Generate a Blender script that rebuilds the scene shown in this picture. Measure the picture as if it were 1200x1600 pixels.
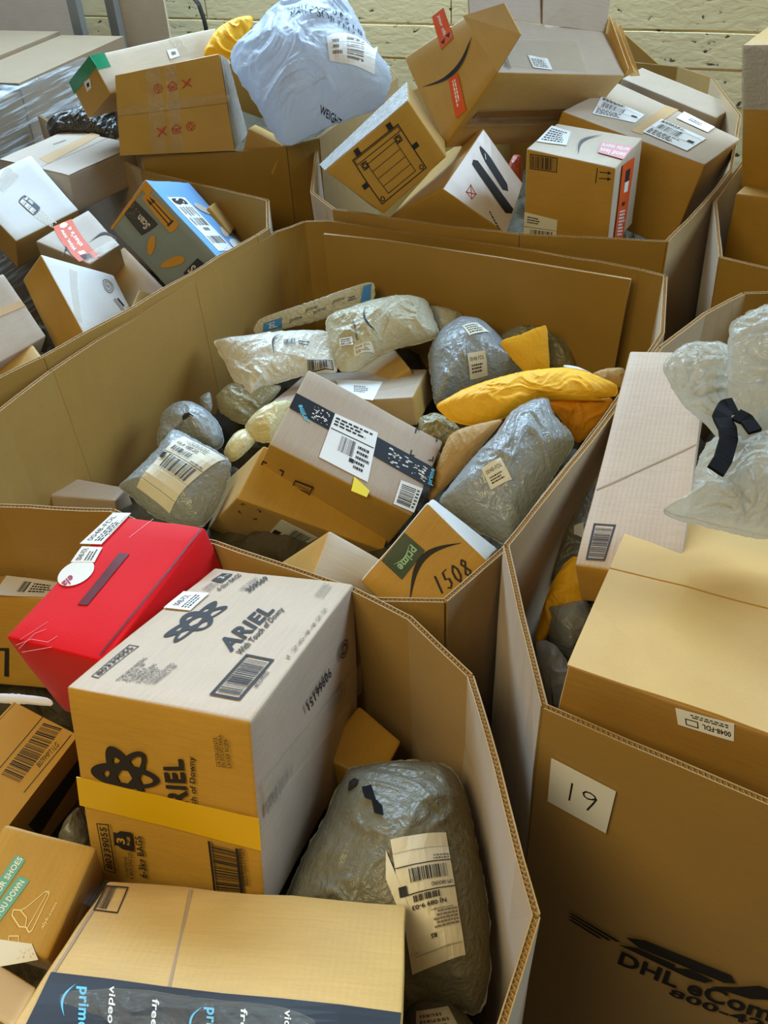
import bpy, bmesh, math, random
from mathutils import Vector, Matrix, noise
for o in list(bpy.data.objects): bpy.data.objects.remove(o, do_unlink=True)
SC = bpy.context.scene
COL = SC.collection
# ---------------------------------------------------------------- camera
PITCH, ROLL, FPX = math.radians(38), math.radians(4), 1500.0
cam_data = bpy.data.cameras.new('camera'); cam = bpy.data.objects.new('camera', cam_data); COL.objects.link(cam)
fwd = Vector((0, math.cos(PITCH), -math.sin(PITCH))); rt0 = Vector((1, 0, 0)); dn0 = fwd.cross(rt0)
rt = rt0*math.cos(ROLL) + dn0*math.sin(ROLL); dn = -rt0*math.sin(ROLL) + dn0*math.cos(ROLL)
CAM = Vector((0, 0, 2.15))
m3 = Matrix((rt, -dn, -fwd)).transposed()
cam.matrix_world = Matrix.Translation(CAM) @ m3.to_4x4()
cam_data.sensor_fit = 'VERTICAL'; cam_data.sensor_height = 24.0; cam_data.lens = FPX/1600*24.0
cam_data.clip_start = 0.02
SC.camera = cam
# ---------------------------------------------------------------- world, lamps, exposure
w = bpy.data.worlds.new('hall_daylight'); SC.world = w; w.use_nodes = True
bg = w.node_tree.nodes['Background']; bg.inputs[0].default_value = (1.0, 0.88, 0.62, 1); bg.inputs[1].default_value = 0.13
def area(name, loc, target, sx, sy, power, color):
    d = bpy.data.lights.new(name, 'AREA'); d.shape = 'RECTANGLE'; d.size = sx; d.size_y = sy; d.energy = power; d.color = color
    o = bpy.data.objects.new(name, d); COL.objects.link(o); o.location = loc
    o.rotation_euler = (Vector(target)-Vector(loc)).to_track_quat('-Z', 'Y').to_euler(); return o
area('dock_door_daylight', (4.4, 2.8, 3.4), (-0.3, 2.0, 1.0), 3.0, 2.4, 290, (0.54, 0.76, 1.0))
area('high_window_daylight', (-0.2, 4.85, 3.3), (-0.2, 2.6, 1.0), 5.0, 1.2, 390, (0.52, 0.76, 1.0))
area('roof_light', (-1.0, -0.1, 3.0), (-0.1, 0.9, 0.9), 1.4, 1.0, 38, (1.0, 0.82, 0.46))
SC.view_settings.view_transform = 'Standard'; SC.view_settings.look = 'None'
SC.view_settings.gamma = 1; SC.view_settings.use_curve_mapping = False
SC.view_settings.exposure = 0.0
BOX = {
 'ariel': [[-0.1893, 0.6659, 0.9709], [-0.0705, 1.0343, 0.8476], [-0.3066, 1.112, 0.8356], [-0.4332, 0.7464, 0.9624], [-0.1769, 0.7564, 1.2558], [-0.0552, 1.1248, 1.1324], [-0.285, 1.2025, 1.1204], [-0.4195, 0.8397, 1.2509]],
 'red': [[-0.3877, 0.9945, 0.9473], [-0.2589, 1.2471, 0.9832], [-0.4268, 1.3415, 0.9511], [-0.5617, 1.091, 0.9179], [-0.4236, 0.9873, 1.1369], [-0.2958, 1.2405, 1.1736], [-0.4622, 1.334, 1.1403], [-0.6025, 1.0847, 1.1086]],
 'prime': [[-0.0126, 1.7079, 0.6951], [0.0722, 1.8975, 0.7568], [-0.2188, 1.9758, 0.9211], [-0.3049, 1.7846, 0.8575], [0.0599, 1.6196, 0.8688], [0.1443, 1.8075, 0.9281], [-0.1454, 1.8873, 1.0944], [-0.2325, 1.6945, 1.0288]],
 'smile': [[0.0854, 1.3719, 0.8007], [0.2182, 1.4319, 0.9191], [0.0977, 1.507, 0.9961], [-0.0235, 1.4474, 0.8783], [0.0477, 1.2012, 0.9213], [0.1726, 1.2619, 1.0406], [0.0775, 1.3375, 1.1182], [-0.0497, 1.2772, 0.9995]],
 'lower': [[-0.1256, 1.8051, 0.5444], [-0.0846, 1.9213, 0.6071], [-0.3782, 1.9222, 0.7829], [-0.4258, 1.8069, 0.7214], [-0.0062, 1.6585, 0.7423], [0.0384, 1.7725, 0.8021], [-0.2547, 1.7714, 0.9755], [-0.3154, 1.6595, 0.9182]],
 'flap': [[-0.2485, 1.3246, 0.8735], [-0.1118, 1.3361, 0.7844], [-0.0701, 1.4319, 0.8035], [-0.219, 1.4361, 0.9125], [-0.149, 1.2526, 0.9975], [-0.0138, 1.2662, 0.9112], [0.04, 1.3607, 0.9286], [-0.1018, 1.3713, 1.0459]],
 'paper': [[0.0981, 2.0219, 0.8366], [0.1577, 2.2578, 0.7717], [-0.1857, 2.3491, 0.727], [-0.2677, 2.1072, 0.7844], [0.0907, 2.0377, 0.9114], [0.1442, 2.2761, 0.8495], [-0.1914, 2.3713, 0.81], [-0.2812, 2.1263, 0.8632]],
 'tall': [[0.6593, 2.4866, 1.0536], [0.7721, 2.6584, 1.0597], [0.5624, 2.7853, 1.0592], [0.4493, 2.6027, 1.0392], [0.6544, 2.4567, 1.2941], [0.7694, 2.6358, 1.3096], [0.5601, 2.7736, 1.3229], [0.4461, 2.5996, 1.3141]],
 'label': [[0.9062, 2.7015, 0.955], [1.1733, 3.1648, 0.8809], [0.8123, 3.4076, 1.0119], [0.5349, 2.9338, 1.0724], [0.974, 2.7013, 1.2021], [1.2415, 3.1565, 1.1177], [0.8857, 3.4014, 1.2513], [0.6042, 2.9268, 1.3108]],
 'behind': [[1.239, 3.5304, 0.8906], [1.3549, 3.6708, 0.8866], [1.0585, 3.9092, 0.9822], [0.9486, 3.7676, 0.9848], [1.2792, 3.5026, 1.0845], [1.3951, 3.643, 1.0805], [1.0987, 3.8814, 1.1762], [0.9888, 3.7399, 1.1787]],
 'open': [[0.2468, 2.8467, 1.2512], [0.7094, 3.2536, 1.12], [0.6381, 3.4164, 1.2745], [0.1499, 3.0501, 1.4576], [0.3908, 2.7669, 1.4684], [0.8477, 3.1708, 1.3334], [0.8021, 3.2931, 1.4361], [0.3282, 2.9037, 1.5896]],
 'printer': [[0.0276, 2.8317, 1.0982], [0.2522, 2.8555, 1.2717], [0.1506, 2.8649, 1.4339], [-0.1151, 2.8221, 1.2362], [0.0597, 2.7006, 1.1233], [0.2431, 2.7055, 1.2724], [0.1423, 2.7092, 1.4275], [-0.0971, 2.6915, 1.2617]],
 'coupe': [[0.2543, 2.7657, 0.9261], [0.3894, 2.9899, 1.0131], [0.2692, 3.0153, 1.1877], [0.0741, 2.7776, 1.0834], [0.4104, 2.653, 1.0559], [0.4856, 2.8637, 1.1257], [0.3667, 2.8817, 1.2907], [0.2231, 2.6558, 1.2016]],
 'redprint': [[-0.7677, 3.5489, 1.1129], [-0.3961, 3.5507, 1.1264], [-0.4308, 3.5948, 1.3692], [-0.77, 3.5904, 1.3522], [-0.7847, 3.2512, 1.1737], [-0.4061, 3.2382, 1.1684], [-0.4207, 3.3095, 1.4459], [-0.7548, 3.29, 1.4097]],
 'green': [[-0.9183, 3.4667, 1.2387], [-0.5543, 3.8724, 1.2147], [-0.6005, 3.9247, 1.3271], [-0.9684, 3.5172, 1.3487], [-0.8022, 3.3684, 1.3367], [-0.4387, 3.7736, 1.3122], [-0.4836, 3.8266, 1.4255], [-0.8529, 3.4182, 1.4459]],
 'little': [[-0.7822, 3.6798, 1.2746], [-0.7046, 3.746, 1.2623], [-0.7657, 3.8218, 1.2815], [-0.8469, 3.7637, 1.3042], [-0.7646, 3.6645, 1.3416], [-0.6894, 3.7394, 1.3406], [-0.7488, 3.805, 1.3468], [-0.8286, 3.7327, 1.3512]],
 'kraft': [[-0.9601, 3.1798, 1.0147], [-0.7662, 3.4619, 1.0224], [-1.0418, 3.638, 1.037], [-1.2254, 3.3575, 1.0313], [-0.9463, 3.1785, 1.1421], [-0.7668, 3.4552, 1.143], [-1.0423, 3.6328, 1.1594], [-1.2156, 3.3539, 1.1558]],
 'white': [[-1.1145, 2.9495, 0.9347], [-0.9443, 3.114, 0.9608], [-1.0977, 3.2579, 1.0971], [-1.2767, 3.0921, 1.0694], [-1.0709, 2.8865, 1.049], [-0.9053, 3.0504, 1.0744], [-1.056, 3.1954, 1.2121], [-1.2381, 3.0288, 1.1833]],
 'wow': [[-0.821, 2.7538, 0.8954], [-0.7449, 2.8557, 0.909], [-0.8566, 3.0041, 0.9701], [-1.0034, 2.8799, 0.9279], [-0.8145, 2.7148, 1.0297], [-0.7385, 2.8167, 1.0433], [-0.8501, 2.9651, 1.1044], [-0.9969, 2.8409, 1.0622]],
 'prints': [[-0.8511, 2.3422, 0.9443], [-0.7413, 2.5112, 0.8741], [-0.8109, 2.6321, 0.9847], [-0.9385, 2.4917, 1.0916], [-0.7506, 2.3038, 1.0045], [-0.6658, 2.5002, 0.9693], [-0.7177, 2.5924, 1.0432], [-0.8621, 2.4673, 1.1696]],
 'pink': [[-1.0439, 2.2373, 0.8551], [-0.9426, 2.3767, 0.858], [-1.0472, 2.4888, 0.9905], [-1.1633, 2.3495, 0.9876], [-0.9487, 2.1583, 1.0122], [-0.8474, 2.2978, 1.0152], [-0.952, 2.4098, 1.1476], [-1.068, 2.2705, 1.1448]],
 'sliver': [[-0.9384, 2.1087, 0.8252], [-0.8029, 2.2117, 0.8977], [-0.8515, 2.2945, 0.9006], [-1.0083, 2.2061, 0.8469], [-0.9643, 2.0752, 0.9375], [-0.8288, 2.1781, 1.0099], [-0.8775, 2.2609, 1.0129], [-1.0343, 2.1726, 0.9591]],
 'blue': [[-0.55, 2.5137, 1.0183], [-0.5218, 2.9607, 0.8594], [-0.6683, 3.0244, 1.0387], [-0.6891, 2.5713, 1.19], [-0.3944, 2.5202, 1.0889], [-0.3878, 2.9824, 0.9495], [-0.5419, 3.0521, 1.1365], [-0.5774, 2.6089, 1.3003]],
 'olive': [[-0.6281, 2.6466, 0.7695], [-0.5349, 2.6976, 0.8297], [-0.7019, 2.9649, 0.8686], [-0.7925, 2.9165, 0.8116], [-0.6813, 2.5942, 0.8996], [-0.5881, 2.6452, 0.9598], [-0.7551, 2.9126, 0.9987], [-0.8457, 2.8641, 0.9417]],
 'scrap': [[-0.6358, 2.4597, 0.8751], [-0.6329, 2.5875, 0.87], [-0.7018, 2.5902, 0.9057], [-0.7016, 2.463, 0.9115], [-0.5911, 2.4629, 0.9645], [-0.5882, 2.5907, 0.9593], [-0.6571, 2.5934, 0.9951], [-0.6569, 2.4662, 1.0009]],
 'wedge': [[-0.5385, 2.891, 0.9299], [-0.5335, 3.0474, 0.8972], [-0.5898, 3.0673, 0.9745], [-0.5948, 2.9161, 1.0139], [-0.4167, 2.9066, 1.0161], [-0.4117, 3.0631, 0.9834], [-0.468, 3.083, 1.0606], [-0.473, 2.9317, 1.1]],
 'g6a': [[1.4174, 3.0718, 1.1398], [1.6383, 2.8345, 1.169], [1.5485, 2.8273, 1.5882], [1.3447, 3.0591, 1.5521], [1.1305, 2.8001, 1.0776], [1.3514, 2.5628, 1.1068], [1.2615, 2.5556, 1.526], [1.0578, 2.7875, 1.4898]],
 'g6b': [[1.2902, 2.9989, 0.8721], [1.5515, 2.7922, 0.8645], [1.5498, 2.8134, 1.0966], [1.2985, 3.003, 1.0822], [1.0777, 2.7216, 0.8933], [1.339, 2.5148, 0.8857], [1.3373, 2.5361, 1.1177], [1.086, 2.7257, 1.1034]],
 'long': [[0.3342, 1.2172, 0.9723], [0.4853, 1.1557, 0.9837], [0.6879, 1.7026, 1.0813], [0.5434, 1.7623, 1.0676], [0.3142, 1.2055, 1.0665], [0.4721, 1.1427, 1.0763], [0.6751, 1.6909, 1.1755], [0.531, 1.7497, 1.1607]],
 'tan': [[0.5312, 0.695, 0.8951], [0.764, 1.1945, 0.8164], [0.434, 1.3394, 0.8169], [0.2061, 0.864, 0.9264], [0.5602, 0.726, 1.1313], [0.793, 1.2255, 1.0526], [0.463, 1.3704, 1.0531], [0.2351, 0.895, 1.1626]],
 'g1box': [[-0.6196, 1.2234, 0.8303], [-0.6177, 1.3063, 0.7987], [-0.8367, 1.3265, 0.8246], [-0.8351, 1.2436, 0.8563], [-0.5994, 1.2847, 1.0027], [-0.5944, 1.3666, 0.9699], [-0.8112, 1.3877, 0.9971], [-0.8095, 1.3057, 1.0298]],
 'b07': [[-0.6193, 0.8719, 0.7856], [-0.5353, 1.0166, 0.8014], [-0.6372, 1.0721, 0.8382], [-0.7251, 0.9264, 0.8211], [-0.5816, 0.8167, 0.9682], [-0.4931, 0.9714, 0.9968], [-0.596, 1.0215, 1.0266], [-0.6877, 0.8747, 1.0081]],
 'shoe': [[-0.4621, 0.6373, 0.9141], [-0.4209, 0.756, 0.949], [-0.5327, 0.7834, 0.9809], [-0.5762, 0.6681, 0.9503], [-0.43, 0.5817, 1.065], [-0.3871, 0.7022, 1.1021], [-0.4999, 0.7264, 1.13], [-0.5441, 0.6131, 1.102]],
 'tape': [[-0.4216, 0.3418, 1.0375], [-0.0471, 0.2974, 1.0077], [-0.0307, 0.5372, 0.8626], [-0.4047, 0.5806, 0.8911], [-0.3963, 0.4437, 1.2078], [-0.0217, 0.3992, 1.1779], [-0.0054, 0.639, 1.0329], [-0.3794, 0.6824, 1.0614]],
 'lowleft': [[-0.4637, 0.5575, 0.8475], [-0.4447, 0.6037, 0.8581], [-0.5095, 0.6431, 0.8548], [-0.54, 0.6007, 0.849], [-0.478, 0.5346, 0.995], [-0.459, 0.5807, 1.0057], [-0.5238, 0.6202, 1.0024], [-0.5543, 0.5778, 0.9966]],
 'corner': [[-0.0882, 0.9318, 0.778], [-0.0473, 1.0166, 0.7699], [-0.1105, 1.0635, 0.8089], [-0.1742, 0.971, 0.807], [-0.0389, 0.9039, 0.9168], [0.002, 0.9887, 0.9088], [-0.0612, 1.0356, 0.9478], [-0.125, 0.943, 0.9459]],
 'leftbox': [[-0.6275, 1.8021, 0.792], [-0.6063, 1.8759, 0.7603], [-0.7648, 1.9356, 0.745], [-0.8118, 1.856, 0.7691], [-0.6214, 1.8015, 0.8317], [-0.6147, 1.8819, 0.8086], [-0.7647, 1.9503, 0.8044], [-0.8186, 1.8644, 0.8204]],
 'ochre': [[0.0416, 2.1943, 0.7571], [0.1299, 2.2335, 0.7857], [0.0895, 2.3989, 0.7668], [-0.0302, 2.3427, 0.7164], [0.0061, 2.1987, 0.8505], [0.0944, 2.2379, 0.879], [0.054, 2.4033, 0.8602], [-0.0658, 2.3471, 0.8098]],
 'g4small': [[-0.2925, 3.2597, 1.0671], [-0.2907, 3.3889, 1.0356], [-0.3943, 3.4126, 1.1004], [-0.3937, 3.2836, 1.1323], [-0.2503, 3.2711, 1.1599], [-0.2366, 3.4055, 1.1349], [-0.349, 3.425, 1.1945], [-0.3582, 3.2905, 1.2193]],
}
DECAL = {
 'ariel': [('T', 'printed_code', [[0.078, 0.89], [0.304, 0.871], [0.302, 0.931], [0.082, 0.934]], None, [('frame', 'ink', 0, 0, 1, 1, 0.02, 0.09), ('txt', 'ink', '80339055', 0.07, 0.22, 0.93, 0.8, 0.02)]), ('T', 'printed_text', [[0.094, 0.579], [0.235, 0.555], [0.247, 0.781], [0.082, 0.795]], None, [('txt', 'ink', 'STORE ABOVE FREEZING', 0.0, 0.89375, 0.95, 1.0, 0), ('txt', 'ink', 'BUT BELOW 100F', 0.04, 0.76875, 0.75, 0.875, 0), ('txt', 'ink', 'GUARDAR A', 0.0, 0.64375, 0.6, 0.75, 0), ('txt', 'ink', 'TEMPERATURAS', 0.04, 0.51875, 0.8, 0.625, 0), ('txt', 'ink', 'SUPERIORES', 0.0, 0.39375000000000004, 0.68, 0.5, 0), ('txt', 'ink', 'AL PUNTO DE', 0.04, 0.26875000000000004, 0.62, 0.375, 0), ('txt', 'ink', 'CONGELACION PERO', 0.0, 0.14375000000000004, 0.95, 0.25, 0), ('txt', 'ink', 'INFERIORES A 100F', 0.04, 0.018750000000000044, 0.9, 0.125, 0)]), ('T', 'printed_logo', [[0.361, 0.641], [0.702, 0.587], [0.706, 0.815], [0.359, 0.844]], None, [('atom', 'ink')]), ('T', 'printed_brand_name', [[0.355, 0.364], [0.692, 0.336], [0.728, 0.441], [0.397, 0.485]], None, [('txt', 'ink', 'ARIEL', 0, 0, 1, 1, 0.035)]), ('T', 'printed_tagline', [[0.343, 0.287], [0.704, 0.273], [0.726, 0.33], [0.364, 0.344]], None, [('txt', 'ink', 'With Touch of Downy', 0, 0, 1, 1, 0.02)]), ('T', 'barcode', [[0.089, 0.116], [0.36, 0.113], [0.363, 0.279], [0.089, 0.28]], None, [('frame', 'ink', 0, 0, 1, 1, 0.05, 0.09), ('bar', 'ink', 0.1, 0.14, 0.9, 0.86, 26)]), ('T', 'printed_code', [[0.173, 0.083], [0.275, 0.085], [0.281, 0.115], [0.18, 0.108]], None, [('txt', 'ink', '80339055', 0, 0, 1, 1, 0)]), ('T', 'printed_weight', [[0.863, 0.828], [0.955, 0.825], [0.948, 0.904], [0.872, 0.922]], None, [('rect', 'ink', 0, 0, 1, 0.9), ('txt', 'card_pale', '3', 0.35, 0.25, 0.6, 0.75, 0.03), ('txt', 'card_pale', 'kg', 0.68, 0.2, 0.92, 0.5, 0)]), ('T', 'printed_text', [[0.786, 0.772], [0.949, 0.746], [0.967, 0.797], [0.801, 0.821]], None, [('txt', 'ink', '6-3kg BAGS', 0, 0, 1, 1, 0.02)]), ('T', 'printed_text', [[0.761, 0.84], [0.855, 0.839], [0.87, 0.897], [0.78, 0.902]], None, [('txt', 'ink', 'CONTIENE', 0, 0.55, 0.8, 1, 0), ('txt', 'ink', '6 BOLSAS DE', 0, 0, 1, 0.42, 0)]), ('T', 'printed_code', [[0.807, 0.59], [0.949, 0.558], [0.967, 0.607], [0.828, 0.642]], None, [('txt', 'ink', '359569', 0, 0, 1, 1, 0.04)]), ('T', 'printed_code', [[0.815, 0.645], [0.932, 0.622], [0.951, 0.66], [0.827, 0.681]], None, [('txt', 'ink_faint', '100 37000', 0, 0, 1, 1, 0)]), ('T', 'printed_text', [[0.838, 0.115], [0.956, 0.116], [0.963, 0.182], [0.85, 0.182]], None, [('txt', 'ink_faint', 'DETERGENTE', 0, 0.7, 1, 1, 0), ('txt', 'ink_faint', 'EN POLVO PARA', 0, 0.36, 1, 0.64, 0), ('txt', 'ink_faint', 'LAVAR ROPA', 0, 0, 0.9, 0.3, 0)]), ('T', 'printed_code', [[0.378, 0.041], [0.762, 0.041], [0.769, 0.062], [0.387, 0.065]], None, [('txt', 'ink_faint', '1264422', 0, 0, 1, 1, 0)]), ('T', 'label', [[0.596, 0.818], [0.752, 0.824], [0.739, 0.99], [0.586, 0.984]], 'paper', [('lines', 'ink', 0.1, 0.1, 0.9, 0.45, 3), ('txt', 'ink', '0048-FDL', 0.15, 0.55, 0.8, 0.8, 0)]), ('L', 'printed_brand_name', [[0.634, 0.534], [0.627, 0.766], [0.512, 0.738], [0.516, 0.524]], None, [('txt', 'ink', 'RIEL', 0, 0, 1, 1, 0.035)]), ('L', 'printed_tagline', [[0.684, 0.544], [0.702, 0.789], [0.661, 0.787], [0.645, 0.543]], None, [('txt', 'ink', 'ch of Downy', 0, 0, 1, 1, 0.02)]), ('L', 'printed_logo', [[0.482, 0.508], [0.467, 0.793], [0.099, 0.734], [0.084, 0.421]], None, [('atom', 'ink')]), ('L', 'tape', [[-0.005, 0.411], [1.008, 0.381], [1.012, 0.545], [-0.002, 0.557]], 'tape_yellow', []), ('L', 'printed_text', [[0.892, 0.771], [0.883, 0.937], [0.81, 0.912], [0.811, 0.765]], None, [('txt', 'ink', 'DETERGENTE', 0, 0.72, 0.95, 1, 0), ('txt', 'ink', 'EN POLVO PARA', 0, 0.38, 1, 0.64, 0), ('txt', 'ink', 'LAVAR ROPA', 0, 0.02, 0.85, 0.28, 0)]), ('L', 'printed_code', [[0.157, 0.078], [0.154, 0.344], [0.081, 0.336], [0.089, 0.082]], None, [('frame', 'ink', 0, 0, 1, 1, 0.02, 0.09), ('txt', 'ink', '80339055', 0.07, 0.22, 0.93, 0.8, 0.02)]), ('L', 'printed_weight', [[0.281, 0.223], [0.281, 0.325], [0.176, 0.318], [0.169, 0.224]], None, [('poly', 'ink', [(0, 0), (1, 0), (1, 0.6), (0.85, 0.8), (0.9, 1), (0.1, 1), (0.15, 0.8), (0, 0.6)]), ('txt', 'card', '3', 0.3, 0.4, 0.6, 0.85, 0.03), ('txt', 'card', 'kg', 0.3, 0.1, 0.75, 0.32, 0)]), ('L', 'printed_text', [[0.258, 0.068], [0.269, 0.217], [0.22, 0.214], [0.214, 0.076]], None, [('txt', 'ink', 'CONTIENE', 0, 0.6, 0.8, 1, 0), ('txt', 'ink', '6 BOLSAS DE', 0, 0, 1, 0.45, 0)]), ('L', 'printed_text', [[0.356, 0.092], [0.351, 0.322], [0.301, 0.309], [0.3, 0.094]], None, [('txt', 'ink', '6-3kg BAGS', 0, 0, 1, 1, 0.02)]), ('L', 'barcode', [[0.891, 0.119], [0.887, 0.369], [0.72, 0.374], [0.726, 0.096]], None, [('rect', 'ink', 0, 0.92, 1, 1), ('rect', 'ink', 0, 0, 1, 0.1), ('rect', 'ink', 0, 0, 0.03, 1), ('bar', 'ink', 0.02, 0.1, 0.98, 0.9, 30)]), ('L', 'printed_code', [[0.925, 0.181], [0.919, 0.376], [0.891, 0.373], [0.896, 0.175]], None, [('txt', 'ink', '00037000359569', 0, 0, 1, 1, 0)]), ('F', 'printed_code', [[0.657, 0.763], [0.417, 0.747], [0.436, 0.69], [0.673, 0.7]], None, [('txt', 'ink', '90966151', 0, 0, 1, 1, 0.03)]), ('F', 'printed_symbol', [[0.768, 0.705], [0.86, 0.694], [0.867, 0.79], [0.775, 0.792]], None, [('disc', 'ink', 0.5, 0.5, 0.5, 0.5, 0.82), ('disc', 'ink', 0.5, 0.5, 0.33, 0.33, 0.55)]), ('F', 'barcode', [[0.657, 0.519], [0.813, 0.48], [0.811, 0.568], [0.649, 0.585]], None, [('bar', 'ink_faint', 0, 0, 1, 1, 12)]), ('F', 'barcode', [[0.04, 0.515], [0.265, 0.511], [0.271, 0.564], [0.038, 0.579]], None, [('bar', 'ink_faint', 0, 0, 1, 1, 18)]), ('F', 'clear_tape', [[0.027, 0.534], [1.003, 0.349], [1.005, 0.527], [0.022, 0.693]], 'tape_clear', [])],
 'red': [('T', 'scuff_mark', [[-0.081, 0.808], [-0.001, 0.417], [0.225, 0.66], [0.153, 0.949]], None, [('stroke', 'pink_tape', [(0, 0.2), (0.3, 0.35), (0.7, 0.25), (0.9, 0.4)], 0.012), ('stroke', 'pink_tape', [(0.1, 0.1), (0.35, 0.5), (0.6, 0.6)], 0.012), ('stroke', 'pink_tape', [(0.2, 0), (0.8, 0.12)], 0.012), ('stroke', 'pink_tape', [(0.05, 0.35), (0.6, 0.8)], 0.01)]), ('T', 'worn_edge', [[0.789, 0.661], [0.747, 0.475], [1.009, 0.589], [1.013, 0.654]], None, [('stroke', 'pink_tape', [(0, 0.2), (1, 1)], 0.03)]), ('T', 'slot', [[0.311, 0.513], [0.71, 0.519], [0.707, 0.623], [0.305, 0.609]], 'dark_red', []), ('T', 'round_sticker', [[0.415, 0.702], [0.628, 0.733], [0.595, 1.06], [0.394, 1.018]], None, [('disc', 'paper', 0.5, 0.5, 0.5, 0.5, 0)]), ('T', 'label', [[0.605, 0.785], [0.723, 0.834], [0.702, 1.047], [0.574, 1.017]], 'paper', [('lines', 'ink', 0.1, 0.12, 0.9, 0.5, 3), ('txt', 'ink', '0048-FDL', 0.1, 0.6, 0.9, 0.85, 0)]), ('T', 'printed_script', [[0.488, 0.907], [0.418, 0.926], [0.385, 0.834], [0.463, 0.825]], None, [('txt', 'pink_ink', 'ela', 0, 0, 1, 1, 0.02)]), ('T', 'label', [[0.741, 0.87], [1.026, 0.868], [1.011, 1.068], [0.718, 1.092]], 'paper', [('lines', 'ink', 0.1, 0.12, 0.9, 0.5, 3), ('txt', 'ink', '0048-FDL', 0.1, 0.6, 0.9, 0.85, 0), ('lines', 'ink', 0.3, 0.05, 0.9, 0.1, 1)]), ('T', 'crease', [[0.028, 0.055], [0.979, -0.006], [0.983, 0.011], [0.026, 0.071]], None, [('rect', 'dark_red', 0, 0, 1, 1)])],  # thin pinkish-white strokes across one corner of the red top
 'prime': [('T', 'tape', [[0.477, 0.993], [0.396, -0.039], [0.642, -0.008], [0.67, 0.997]], 'tape_dark', [('speck', 'white_ink', 0.1, 0.1, 0.25, 0.9, 40), ('speck', 'white_ink', 0.68, 0.1, 0.95, 0.8, 60)]), ('T', 'printed_brand_name', [[0.438, 0.823], [0.587, 0.923], [0.535, 0.959], [0.433, 0.89]], None, [('txt', 'cyan_ink', 'prime', 0, 0, 1, 1, 0.03)]), ('T', 'printed_brand_name', [[0.431, -0.05], [0.628, -0.03], [0.623, 0.012], [0.423, -0.005]], None, [('txt', 'cyan_ink', 'prime', 0, 0, 1, 1, 0.03)]), ('T', 'label', [[0.118, 0.688], [0.113, 0.345], [0.699, 0.416], [0.661, 0.718]], 'paper', [('bar', 'ink', 0.28, 0.3, 0.6, 0.62, 18), ('rect', 'ink', 0.02, 0.66, 0.98, 0.68), ('lines', 'ink', 0.05, 0.75, 0.9, 0.95, 3), ('lines', 'ink', 0.66, 0.1, 0.95, 0.6, 5), ('rect', 'ink', 0.55, 0.2, 0.65, 0.28)]), ('T', 'label', [[0.02, 0.141], [0.034, -0.001], [0.345, 0.005], [0.314, 0.156]], 'paper', [('barh', 'ink', 0.1, 0.1, 0.75, 0.92, 14), ('lines', 'ink', 0.8, 0.1, 0.95, 0.9, 6)]), ('T', 'yellow_sticker', [[-0.066, 0.417], [-0.053, 0.312], [0.03, 0.311], [0.096, 0.435]], 'yellow', []), ('T', 'printed_marks', [[0.638, 0.166], [0.703, 0.011], [1.012, 0.042], [0.994, 0.202]], None, [('corner', 'ink')]), ('L', 'barcode', [[0.383, 0.056], [0.373, 0.658], [0.248, 0.616], [0.249, 0.022]], None, [('frame', 'ink', 0, 0, 1, 1, 0.06, 0.06), ('bar', 'ink', 0.1, 0.1, 0.9, 0.9, 16)]), ('L', 'printed_marks', [[0.023, 0.007], [0.179, 0.048], [0.16, 0.651], [0.008, 0.639]], None, [('corner', 'ink')])],
 'smile': [('T', 'brand_sticker', [[0.64, 0.981], [0.286, 0.972], [0.292, 0.629], [0.655, 0.648]], 'green_dark', [('txt', 'mint_ink', 'prime', 0.12, 0.45, 0.82, 0.85, 0.02), ('smile', 'mint_ink', 0.15, 0.42, 0.85, 0.2)]), ('T', 'printed_smile', [[0.205, 0.401], [0.951, 0.377], [0.945, 0.641], [0.208, 0.676]], None, [('smile', 'ink')]), ('T', 'handwriting', [[0.426, 0.172], [0.834, 0.006], [0.888, 0.219], [0.489, 0.373]], None, [('hand', 'ink', '1508')])],
 'lower': [('L', 'label', [[0.343, 0.459], [0.586, 0.382], [0.603, 0.775], [0.324, 0.891]], 'paper', [('bar', 'ink', 0.42, 0.3, 0.92, 0.85, 16), ('rect', 'ink', 0.04, 0.1, 0.24, 0.4), ('lines', 'ink', 0.42, 0.08, 0.9, 0.22, 2)]), ('L', 'printed_marks', [[0.072, 0.716], [0.2, 0.685], [0.178, 0.928], [0.048, 0.947]], None, [('corner', 'ink')])],
 'paper': [('T', 'paper_sheet', [[0.174, 0.507], [-0.052, 0.256], [0.597, 0.291], [0.712, 0.675]], 'paper', [('lines', 'ink', 0.4, 0.3, 0.8, 0.7, 4)]), ('T', 'clear_tape', [[-0.164, 0.85], [0.449, 0.027], [0.733, 0.035], [0.225, 0.913]], 'tape_clear', [])],
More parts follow.
